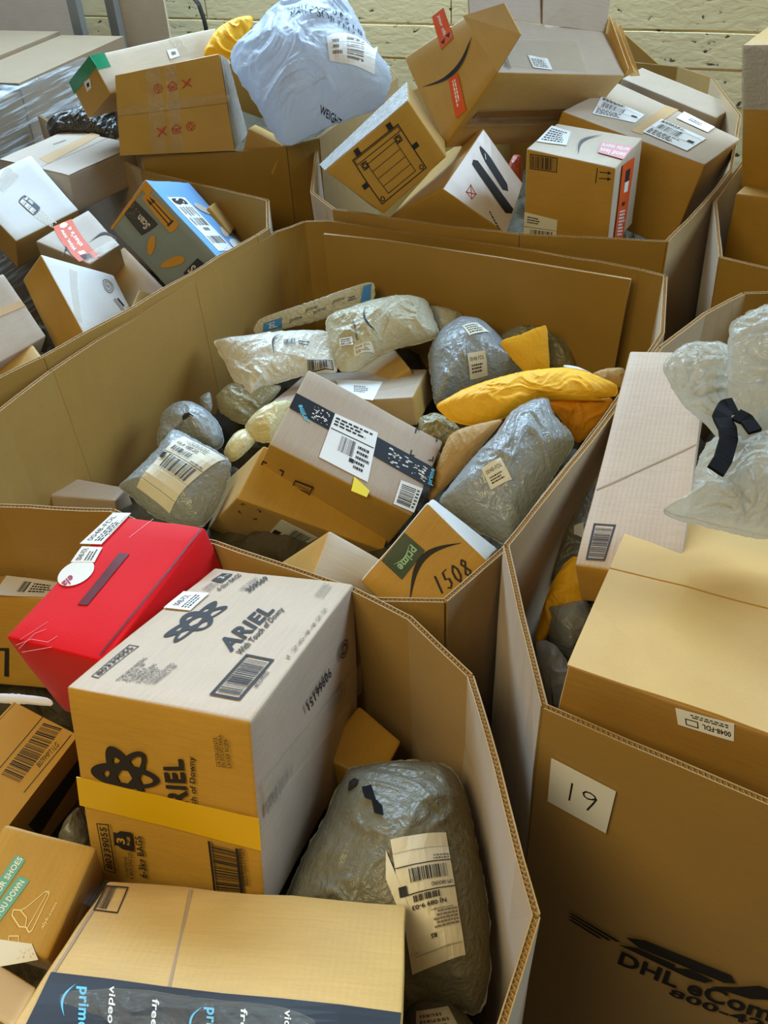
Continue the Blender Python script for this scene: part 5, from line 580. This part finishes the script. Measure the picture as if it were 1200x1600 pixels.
while z < 1.75:                         # board marks of the cast wall: one proud course above another
    h = rw.uniform(.15, .2); x = -3.4; d = rw.uniform(.006, .013)
    while x < 3.6:
        l = rw.uniform(.8, 1.6); vs, fs = [], []; k = 14
        for i in range(k+1):
            s = W0+WD*(x+(l-.006)*i/k); q = s+WN*(d+.002*noise.noise(s*6+Vector((0, 0, z*9))))
            ja, jb = .004*noise.noise(s*11+Vector((0, 0, z))), .004*noise.noise(s*13+Vector((5, 0, z)))
            vs += [s+Vector((0, 0, z+ja)), q+Vector((0, 0, z+.004+ja)), q+Vector((0, 0, z+h-.010+jb)), s+Vector((0, 0, z+h-.006+jb))]
        for i in range(k): fs += [(4*i+j, 4*i+4+j, 4*i+5+j, 4*i+1+j) for j in range(3)]
        mesh_obj('wall_course', vs, fs, 'painted_wall', wall); x += l
    z += h
# ================================================================ bulk boxes
g1, c1 = bulk_box('G1', 'front left open bulk box holding the red carton and the detergent carton', .93)
g2, c2 = bulk_box('G2', 'middle open bulk box filled with mailers and poly bags', .93, zb=.01)
slab_pts = [(-0.117, 2.685, 1.085), (0.06, 2.60, 1.087), (0.36, 2.43, 1.086), (0.665, 2.25, 1.083)]
lv, lf = [], []
for i, p in enumerate(slab_pts):
    a = Vector(p); q = Vector((p[0]*.93+.0-(0.02 if i == 3 else 0), p[1]-.03, .30)); nrm = Vector((.46, .88, 0))*.004
    lv += [a+nrm, a-nrm, q-nrm, q+nrm]
for i in range(3): lf += [(4*i+j, 4*i+(j+1) % 4, 4*i+4+(j+1) % 4, 4*i+4+j) for j in range(4)]
lf += [(0, 3, 2, 1), (12, 13, 14, 15)]
mesh_obj('liner_sheet', lv, lf, 'bulk_board', g2)
g3, c3 = bulk_box('G3', 'back left open bulk box with the blue carton on top', .95, zb=.01)
g4, c4 = bulk_box('G4', 'bulk box behind, under the big white sack and the carton with red symbols', .95, zb=.01)
g5, c5 = bulk_box('G5', 'back right open bulk box with the opened carton leaning out', .95, zb=.01)
g6, c6 = bulk_box('G6', 'bulk box at the right edge holding two plain cartons', .95, zb=.01)
g7, c7 = bulk_box('G7', 'right bulk box with a note numbered 19 and black print on its front', 1.0, bottom_shift=(-.03, -.01))
FQ = [Vector(q) for q in FRONT_QUAD]
fn = (FQ[1]-FQ[0]).cross(FQ[3]-FQ[0]).normalized()
# the front wall of the right bulk box carries a note and print
def front(u, v, h):
    top = FQ[3].lerp(FQ[2], u); bt = G7BOT(top); p = bt.lerp(top, v); return p+fn*(.0075+h+.012*math.sin(math.pi*(1-v))*math.sin(math.pi*u*.62)+.004*noise.noise(p*4))
def G7BOT(p): return Vector((p.x-.03, p.y-.01, .13))
for i, (part, Q, base_, prims) in enumerate(FRONT_DECAL): lay(front, Q, part, base_, prims, g7, .002, 40+i)
for Q in FRONT_POLY:
    k = len(Q); cx = sum(q[0] for q in Q)/k, sum(q[1] for q in Q)/k
    mesh_obj('printed_logo', [front(q[0], q[1], .0025) for q in Q]+[front(cx[0], cx[1], .0025)], [(i, (i+1) % k, k) for i in range(k)], 'ink', g7)
def bm_box(bm, lo, hi):
    r_ = bmesh.ops.create_cube(bm, size=1); c = (Vector(lo)+Vector(hi))/2; d = Vector(hi)-Vector(lo)
    for v in r_['verts']: v.co = Vector((v.co.x*d.x, v.co.y*d.y, v.co.z*d.z))+c
def pallet(c, ang, label):
    root = thing('pallet', label, 'pallet', (c[0], c[1], 0), 'wooden pallets under the bulk boxes'); R_ = Matrix.Rotation(ang, 3, 'Z')
    def piece(n_, lo, hi):
        vs = [R_ @ Vector((x, y, z_))+Vector((c[0], c[1], 0)) for z_ in (lo[2], hi[2]) for x, y in ((lo[0], lo[1]), (hi[0], lo[1]), (hi[0], hi[1]), (lo[0], hi[1]))]
        mesh_obj(n_, vs, [(3, 2, 1, 0), (4, 5, 6, 7), (0, 1, 5, 4), (1, 2, 6, 5), (2, 3, 7, 6), (3, 0, 4, 7)], 'pallet_wood', root)
    for i in range(7): y = -.42+i*.14; piece('board', (-.5, y-.05, .108), (.5, y+.05, .128))
    for x in (-.47, 0, .47): piece('stringer', (x-.03, -.47, .018), (x+.03, .47, .108))
    for y in (-.42, 0, .42): piece('board', (-.5, y-.05, 0), (.5, y+.05, .018))
for c, l in ((c1, 'wooden pallet under the front left bulk box'), (c7, 'wooden pallet under the bulk box with note 19')): pallet(c, math.radians(-25), l)
# unseen filler parcels, the shade of the gaps put into their dark colour
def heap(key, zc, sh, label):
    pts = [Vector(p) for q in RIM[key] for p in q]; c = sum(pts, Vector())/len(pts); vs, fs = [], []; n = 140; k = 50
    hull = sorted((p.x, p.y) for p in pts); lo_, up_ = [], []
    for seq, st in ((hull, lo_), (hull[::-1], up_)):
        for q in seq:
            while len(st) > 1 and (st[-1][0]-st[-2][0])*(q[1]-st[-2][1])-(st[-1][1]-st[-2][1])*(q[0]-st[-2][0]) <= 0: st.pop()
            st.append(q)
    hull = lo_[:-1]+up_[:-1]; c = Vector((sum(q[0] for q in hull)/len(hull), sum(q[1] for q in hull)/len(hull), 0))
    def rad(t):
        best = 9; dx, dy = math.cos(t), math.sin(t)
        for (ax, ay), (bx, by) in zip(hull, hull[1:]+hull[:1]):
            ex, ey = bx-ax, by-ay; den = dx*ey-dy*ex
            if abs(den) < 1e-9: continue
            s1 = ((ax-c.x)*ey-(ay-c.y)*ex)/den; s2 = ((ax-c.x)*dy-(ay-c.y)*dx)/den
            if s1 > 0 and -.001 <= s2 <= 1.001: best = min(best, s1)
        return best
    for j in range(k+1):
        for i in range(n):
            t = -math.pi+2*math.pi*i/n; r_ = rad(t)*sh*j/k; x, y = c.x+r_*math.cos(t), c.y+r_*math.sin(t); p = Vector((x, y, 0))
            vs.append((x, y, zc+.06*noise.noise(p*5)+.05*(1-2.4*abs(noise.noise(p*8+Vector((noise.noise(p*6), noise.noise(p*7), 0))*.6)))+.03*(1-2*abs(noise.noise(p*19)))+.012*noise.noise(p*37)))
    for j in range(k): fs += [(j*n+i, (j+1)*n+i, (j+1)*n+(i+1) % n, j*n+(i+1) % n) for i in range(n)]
    o = mesh_obj('filler_heap', vs, fs, 'heap', smooth=True); tag(o, label, 'mail heap'); o['kind'] = 'stuff'
heap('G1', .70, .9, 'unseen filler heap in the front left bulk box, dark for gap shade'); heap('G2', .69, .88, 'unseen filler heap beneath the mailers in the middle bulk box, dark for gap shade')
heap('G3', .66, .88, 'unseen filler heap in the back left bulk box, dark for gap shade'); heap('G4', .8, .86, 'unseen filler heap under the white sack, dark for gap shade'); heap('G5', .6, .88, 'unseen filler heap in the back right bulk box, dark for gap shade')
heap('G6', .7, .85, 'unseen filler heap in the bulk box at the right edge, dark for gap shade'); heap('G7', .80, .88, 'unseen filler heap in the bulk box with note 19, dark for gap shade')
# ================================================================ cartons
A_, B_, C_, D_, E_, F_ = ['parcels in the front left bulk box', 'parcels in the middle bulk box', 'parcels in the back left bulk box', 'parcels in the bulk box under the white sack', 'parcels in the back right bulk box', 'parcels in the bulk box with note 19']
def cb(key, label, mat, group, name='cardboard_box', cat='box', **k): return carton(key, name, label, cat, mat, group, **k)
cb('ariel', 'large detergent carton with dark flower logo, pale top and yellow tape band', 'card', A_, face_mats={'T': 'card_light', 'F': 'card_pink'})  # daylight on top and right side is put into their paler colours
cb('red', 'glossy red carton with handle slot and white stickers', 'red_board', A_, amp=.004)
cb('g1box', 'brown carton half hidden behind the red carton at the left edge', 'card', A_)
cb('b07', 'golden carton with a long barcode on its slanted top', 'card', A_, split=('v', .97))
cb('shoe', 'kraft shoe carton with teal slogan and white shoe drawing', 'card', A_)
cb('tape', 'wide kraft carton at the bottom edge with black and blue printed tape', 'card', A_, face_mats={'T': 'card_tan'}, amp=.004)
cb('lowleft', 'cream carton cut by the lower left corner under the shoe carton', 'card', A_, face_mats={'T': 'cream'})
cb('corner', 'small brown carton corner wedged behind the detergent carton', 'card', A_)
cb('prime', 'tilted pale-topped carton with dark printed tape and shipping label', 'card', B_, face_mats={'T': 'card_pink'})  # cool daylight on the top put into its greyer board colour
cb('smile', 'kraft carton with black smile, green sticker and handwritten 1508', 'card', B_, face_mats={'K': 'card_white', 'R': 'card_white'})
cb('lower', 'brown carton with white barcode label under the pale-topped carton', 'card', B_)
cb('flap', 'brown carton with raised corner behind the detergent carton', 'card', B_, face_mats={'T': 'card_pale'})  # upper face paler, the cool light on it put into the colour
cb('paper', 'low brown carton with a white paper sheet on top', 'card_pink', B_, face_mats={'F': 'card', 'R': 'card_pale'})
cb('leftbox', 'small flat brown carton by the left wall of the middle bulk box', 'card_pink', B_)
cb('ochre', 'glossy ochre carton wedged below the beige mailer', 'card', B_, amp=.004)
cb('kraft', 'plain pale carton with taped top left of the carton with red symbols', 'card_pink', C_, split=('v', .42))
cb('white', 'white carton with dark rounded logo at the left edge', 'card_white', C_, face_mats={'F': 'card_dark', 'L': 'card'})
cb('wow', 'small carton sealed with orange slogan tape', 'card_pink', C_)
cb('prints', 'white-topped carton with grey seal print standing on its corner', 'card', C_, face_mats={'T': 'card_white'})
cb('pink', 'pinkish carton cut by the left edge with a tape seam', 'card_pink', C_)
cb('sliver', 'low brown carton at the left edge below the pinkish carton', 'card', C_)
cb('blue', 'blue carton with bandage pattern and long white label', 'slate_board', C_, face_mats={'T': 'blue_board'})
cb('olive', 'brown carton leaning under the blue carton', 'card_dark', C_)
cb('scrap', 'small brown carton below the blue carton by the rim', 'card', C_)
cb('wedge', 'narrow brown carton sticking up behind the blue carton', 'card', C_)
_, s_, l_ = cb('redprint', 'brown taped carton printed with red handling symbols', 'card', D_, split=('v', .5), amp=.004)
lay(s_('R'), [(0, 0), (1, 0), (1, 1), (0, 1)], 'plastic_tape', 'film_white', [], _, .002, 1)
cb('green', 'long carton with bright green tape on its end', 'card', D_, face_mats={'T': 'card_pale'})
cb('little', 'little carton with white label behind the carton with red symbols', 'card_dark', D_)
cb('g4small', 'small carton with an orange patch under the white sack', 'card', D_)
ro, so, lo_ = cb('open', 'opened carton leaning out of the bulk box, black smile on its dark side', 'card', E_, amp=.005, face_mats={'T': 'card_pink'})
PO = [Vector(c) for c in BOX['open']]; upv = (PO[7]-PO[4]).normalized()
def flapq(a, b, d1, d2, name='flap', mat='card_pink'): slab(name, [a, b, b+d2, a+d1], .004, mat, ro)
zu = Vector((0, .03, .20))
flapq(PO[7], PO[7].lerp(PO[6], .52), zu+Vector((-.01, 0, 0)), zu+Vector((.01, .02, .0)))
flapq(PO[7].lerp(PO[6], .5)+Vector((0, -.006, 0)), PO[6]+Vector((0, -.006, 0)), zu*.95, zu*1.0+Vector((.02, 0, 0)))
xr = (PO[6]-PO[7]).normalized()
for k_ in range(3): flapq(PO[6]+xr*(.004+.012*k_), PO[5]+xr*(.004+.012*k_), Vector((.01+.012*k_, .0, .045-.012*k_)), Vector((.006+.012*k_, 0, .02-.01*k_)), mat='card_tan')
fl = s_  # side flap standing in line with the smile side
sL = so('L'); Q = [(-.02, .93), (1.0, 1.0), (.95, 1.42), (.22, 1.42)]
slab('flap', [sL(*q, .002) for q in Q], .004, 'card', ro)
_, s_, _l = cb('printer', 'kraft carton tilted over the rim with a line drawing of a cabinet', 'card', E_)
lay(s_('K'), [(0, 0), (1, 0), (1, 1), (0, 1)], 'plastic_wrap', 'film_white', [], _, .002, 1)
cb('coupe', 'taped carton with two black pens printed on its pale face', 'card', E_, amp=.004)
cb('tall', 'upright carton with barcode, arrows and orange tape on its side', 'card', E_, face_mats={'T': 'card_pale', 'F': 'card_pale'})  # top and right side coloured paler to carry the daylight on them
_, s_, _l = cb('label', 'big carton with several white shipping labels on its top', 'card', E_, face_mats={'T': 'card_pink'})
lay(s_('R'), [(0, 0), (1, 0), (1, 1), (0, 1)], 'plastic_tape', 'tape_clear', [], _, .002, 1)
cb('behind', 'plain carton behind the big labelled carton', 'card_pink', E_)
_, s_, _l = cb('g6a', 'upper plain carton at the right edge with clear tape over its top', 'card', 'cartons at the right edge')
lay(s_('T'), [(0, .59), (1, .59), (1, 1), (0, 1)], 'plastic_tape', 'film_white', [], _, .002, 1)
cb('g6b', 'lower plain carton at the right edge below the taped one', 'card', 'cartons at the right edge')
cb('long', 'long flat ridged carton with a creased top and framed barcode', 'card_ridged', F_, face_mats={'F': 'card', 'L': 'card'})
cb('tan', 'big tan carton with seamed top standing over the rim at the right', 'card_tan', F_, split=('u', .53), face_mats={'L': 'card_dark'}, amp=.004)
# ================================================================ soft parcels
def pb(key, label, mat, group, name='poly_mailer', cat='mailer', **k): return bag(key, name, label, cat, mat, group, **k)
pb('card_mailer', 'flat white mailer with blue ends against the back wall of the middle bulk box', 'poly_beige', B_, name='flat_mailer', wr=.002, flange=1)
pb('back_mailer', 'beige poly mailer corner behind the beige mailer with the smile', 'poly_beige', B_)
pb('wrinkled_bag', 'wrinkled olive and grey bag behind the flat yellow envelope', 'poly_olive', B_, wr=.014, freq=14)
pb('flat_yellow', 'flat yellow envelope standing on edge', 'kraft_yellow', B_, name='envelope', cat='envelope', wr=.002, flange=1)
pb('beige_mailer', 'plump beige mailer with black smile and white sticker', 'poly_beige', B_)
pb('white_mailer', 'white mailer with framed barcode and black smile', 'poly_white', B_)
pb('grey_lump', 'rounded grey poly bag with two cream labels', 'poly_grey', B_, wr=.008)
pb('kraft_pack', 'brown paper packet at the right end of the yellow padded mailer', 'kraft_brown', B_, name='paper_packet', cat='packet')
pb('paper_slip', 'white paper slip tucked behind the yellow padded mailer', 'slip', B_, name='paper_slip', cat='paper', wr=.001, flange=1)
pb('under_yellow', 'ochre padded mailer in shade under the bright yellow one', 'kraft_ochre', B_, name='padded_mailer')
pb('padded_mailer', 'bright yellow padded mailer lying across the middle bulk box', 'kraft_yellow', B_, name='padded_mailer', wr=.006, freq=14)
pb('kraft_envelope', 'kraft envelope with crumpled edge beside the big grey poly bag', 'kraft_brown', B_, name='envelope', cat='envelope', wr=.004)
pb('big_grey', 'big shiny grey poly bag with cream label by the right rim', 'poly_grey', B_, wr=.010, freq=8, aniso=(1.6, .6))
pb('film_scraps', 'crumpled bluish film under the tip of the yellow padded mailer', 'poly_olive', B_, wr=.012, freq=18)
pb('olive_bag', 'glossy olive poly bag under the white mailer', 'poly_olive', B_, wr=.010)
pb('cream_bag', 'cream plastic bag left of the pale-topped carton', 'cream_plastic', B_, wr=.006)
pb('cream_scrap', 'small cream plastic bag between the grey pouch and the carton', 'cream_plastic', B_, wr=.006)
pb('grey_tail', 'grey poly bag end sticking up behind the torn grey pouch', 'poly_grey_dull', B_)
pb('grey_pouch', 'grey poly pouch with a dark tear behind the labelled pouch', 'poly_grey', B_)
r_, t_ = pb('labelled_pouch', 'grey poly pouch with a large cream shipping label', 'poly_grey', B_)
def label_on(top, Q, root, prims, off=.0062): lay(top, Q, 'label_print', None, prims, root, off, 77)
pl_prims = [('txt', 'ink', 'NJ 089 9-03', .42, .80, .92, .86, .02), ('bar', 'ink', .44, .68, .9, .77, 16), ('rect', 'ink', 0, .62, 1, .63), ('bar', 'ink', .1, .38, .8, .60, 22), ('rect', 'ink', .87, .5, .98, .6), ('rect', 'ink_faint', 0, .36, 1, .365), ('rect', 'ink_faint', 0, .12, 1, .125), ('lines', 'ink_faint', .3, .88, .9, .97, 3), ('txt', 'ink', 'UPS GROUND', .04, .64, .34, .67, .02)]
label_on(t_, BAG['labelled_pouch'][7][0][0], r_, pl_prims)
r_, t_ = pb('carrier_bag', 'large torn grey poly bag with an upside down carrier label', 'poly_grey_dull', A_, wr=.012, freq=9)
ups = [('txt', 'ink', 'RS', .47, .78, .57, .815, .03), ('lines', 'ink_faint', .03, .62, .5, .76, 5), ('txt', 'ink', 'DAYTON NJ 08810', .1, .605, .5, .62, .02), ('txt', 'ink', 'NJ 089 9-03', .2, .535, .82, .58, .02), ('bar', 'ink', .3, .475, .78, .525, 18), ('rect', 'ink', 0, .455, 1, .463), ('txt', 'ink', 'UPS GROUND', .03, .405, .42, .435, .02), ('rect', 'ink', .86, .385, 1, .455), ('bar', 'ink', .1, .265, .8, .375, 26), ('rect', 'ink', 0, .235, 1, .243), ('rect', 'ink_faint', 0, .12, 1, .124), ('lines', 'ink_faint', .02, .18, .4, .23, 2), ('rect', 'ink_faint', .05, .9, .9, .904), ('txt', 'ink_faint', '1 OF 1', .8, .87, .95, .885, 0)]
label_on(t_, BAG['carrier_bag'][7][0][0], r_, ups)
pb('lower_bag', 'grey bag with pale paper below the torn grey bag', 'poly_grey_dull', A_)
pb('white_strip', 'thin white paper strip under the carton at the left edge', 'slip', A_, name='paper_slip', cat='paper', wr=.001, flange=1)
pb('corner_bag', 'grey poly bag corner left of the detergent carton', 'poly_grey_dull', A_)
pb('front_clear', 'crumpled clear plastic bag over the bottom edge', 'clear_bag', A_, name='clear_bag', cat='bag', wr=.012, freq=12)
pb('big_white', 'big white plastic sack bulging over the bulk box', 'poly_bluewhite', D_, name='sack', cat='sack', wr=.022, freq=7)
pb('yellow_poly', 'crumpled yellow bag between the long carton and the white sack', 'kraft_yellow', D_, wr=.014, freq=10)
pb('black_bag', 'black plastic bag beside the stretch-wrapped load', 'poly_black', D_, wr=.014, freq=10)
pb('orange_scrap', 'small orange packet between the pen carton and the upright carton', 'orange_plastic', E_, name='packet', cat='packet')
pb('right_grey', 'grey poly bag standing against the dark wall left of the long flat carton', 'poly_grey_dull', F_)
pb('right_yellow', 'yellow padded mailer deep beside the long flat carton', 'kraft_yellow', F_, name='padded_mailer')
pb('right_dull', 'small grey poly bag beside the corner of the big tan carton', 'poly_grey', F_)
pb('right_white', 'whitish poly bag at the front corner under the big tan carton', 'poly_bluewhite', F_)
tb, t_ = pb('tied_body', 'bubble bag tied at the neck with a black strap', 'bubble_bag', F_, name='tied_bag', cat='bag', wr=.016, freq=12)
bag('tied_left', '', '', '', 'bubble_bag', root=tb, part='ruffle', wr=.016, freq=14); bag('tied_right', '', '', '', 'bubble_bag', root=tb, part='ruffle', wr=.014, freq=12)
def ribbon(name, pts, wdt, th, mat, parent):
    pts = [Vector(p) for p in pts]; vs, fs = [], []; d = []
    for a, b in zip(pts, pts[1:]): d += [a.lerp(b, i/5) for i in range(5)]
    d.append(pts[-1]); n = len(d)
    for i, p in enumerate(d):
        t = (d[min(i+1, n-1)]-d[max(i-1, 0)]).normalized(); s = t.cross(Vector((0, -.6, .8))).normalized(); u = s.cross(t)
        vs += [p+s*wdt+u*th, p-s*wdt+u*th, p-s*wdt-u*th, p+s*wdt-u*th]
    for i in range(n-1): fs += [(4*i+j, 4*i+(j+1) % 4, 4*i+4+(j+1) % 4, 4*i+4+j) for j in range(4)]
    fs += [(3, 2, 1, 0), (4*n-4, 4*n-3, 4*n-2, 4*n-1)]
    return mesh_obj(name, vs, fs, mat, parent)
ribbon('strap', [(0.545, 1.232, 1.345), (0.528, 1.222, 1.35), (0.512, 1.195, 1.352), (0.512, 1.165, 1.35), (0.508, 1.145, 1.345), (0.49, 1.11, 1.335), (0.474, 1.09, 1.33)], .013, .003, 'black_cloth', tb)
ribbon('strap', [(0.530, 1.185, 1.36), (0.54, 1.17, 1.36), (0.545, 1.145, 1.355)], .010, .003, 'black_cloth', tb)
# ================================================================ wrapped load and things along the back wall
load = thing('wrapped_load', 'pallet load of flat cartons under stretch film at the left edge', 'pallet load', (-1.45, 4.2, 0))
a0, b0 = Vector((-1.150, 4.49, 0)), Vector((-1.297, 2.72, 0)); rx = Vector((.36, .93, 0)).normalized(); rn = Vector((-.93, .36, 0)).normalized()
for i in range(2):
    for k in range(4):
        o = a0+rn*(.34*k+.003)+rx*(-1.25+.80*i); c8 = []
        dz = [.0, .015, -.01, .008][k]+(.03 if i else 0)
        for zz in (.13, 1.20+dz):
            for du, dv in ((0, 0), (.795, 0), (.795, .334), (0, .334)): p = o+rx*du+rn*dv; c8.append((p.x, p.y, zz))
        mesh_obj('carton', c8, [(0, 1, 2, 3), (7, 6, 5, 4), (4, 5, 1, 0), (5, 6, 2, 1), (6, 7, 3, 2), (7, 4, 0, 3)], 'card_grey', load, uvs=[(0, 0), (.7, 0), (.7, .3), (0, .3), (0, 1), (.7, 1), (.7, 1.3), (0, 1.3)])
vs, fs = [], []; nx, nz = 40, 24
for j in range(nz+1):
    for i in range(nx+1):
        p = a0+rx*(-1.25+1.25*i/nx)-rn*.012; zz = .2+1.02*j/nz; q = p+Vector((0, 0, zz)); q += -rn*(.010*abs(noise.noise(Vector((i*.12+zz*6, zz*16+i*.1, 0))))); vs.append(q)
for j in range(nz): fs += [(j*(nx+1)+i, j*(nx+1)+i+1, (j+1)*(nx+1)+i+1, (j+1)*(nx+1)+i) for i in range(nx)]
b = len(vs)
for i in range(nx+1): vs.append(vs[nz*(nx+1)+i]+rn*.14+Vector((0, 0, .006)))
fs += [(nz*(nx+1)+i, nz*(nx+1)+i+1, b+i+1, b+i) for i in range(nx)]
mesh_obj('stretch_film', vs, fs, 'stretch_wrap', load, smooth=True)
def board(name, q, th, mat, label, cat):
    base = Vector((sum(p[0] for p in q)/4, sum(p[1] for p in q)/4, 0)); r = thing(name, label, cat, base); slab('sheet', q, th, mat, r); return r
def stand(x0, x1, y, z1, lean=.12): return [(x0, y-lean, 0), (x1, y-lean-.05, 0), (x1, y-.05, z1), (x0, y, z1)]
board('cardboard_sheet', stand(-1.06, -.845, 5.02, 1.75, .0), .02, 'card_pale', 'pale board standing upright against the back wall', 'board')
board('cardboard_sheet', stand(-2.3, -1.44, 5.75, 1.7, .05), .02, 'card_pink', 'wide brown board standing at the top left corner', 'board')
board('steel_post', stand(-1.29, -1.235, 5.02, 1.9, 0), .03, 'steel', 'grey steel strip beside the wide brown board', 'post')
board('steel_post', stand(-1.12, -1.07, 5.04, 1.9, 0), .03, 'steel', 'grey steel strip beside the pale upright board', 'post')
board('cardboard_sheet', [(1.05, 4.62, .6), (1.45, 4.32, .6), (1.36, 4.38, 1.02), (1.10, 4.60, 1.23)], .012, 'card_dark', 'brown board leaning on the wall behind the opened carton', 'board')
vs, fs = [], []; cp = [Vector(p) for p in [(-0.90, 5.55, 1.50), (-0.86, 5.5, 1.33), (-0.80, 5.45, 1.29), (-0.75, 5.4, 1.24), (-0.732, 5.38, 1.17), (-0.72, 5.38, 1.0), (-.72, 5.4, 0.5)]]
d = []
for a, b2 in zip(cp, cp[1:]): d += [a.lerp(b2, i/6) for i in range(6)]
for i, p in enumerate(d):
    for k in range(8): t = 2*math.pi*k/8; vs.append(p+Vector((math.cos(t)*.011, math.sin(t)*.011*.5, math.sin(t)*.008)))
for i in range(len(d)-1): fs += [(8*i+k, 8*i+(k+1) % 8, 8*i+8+(k+1) % 8, 8*i+8+k) for k in range(8)]
tag(mesh_obj('cable', vs, fs, 'cable', smooth=True), 'dark cable hanging on the back wall beside the pale board', 'cable')
for o in list(bpy.data.objects):
    for k in ('base', 'surf'):
        if k in o: del o[k]
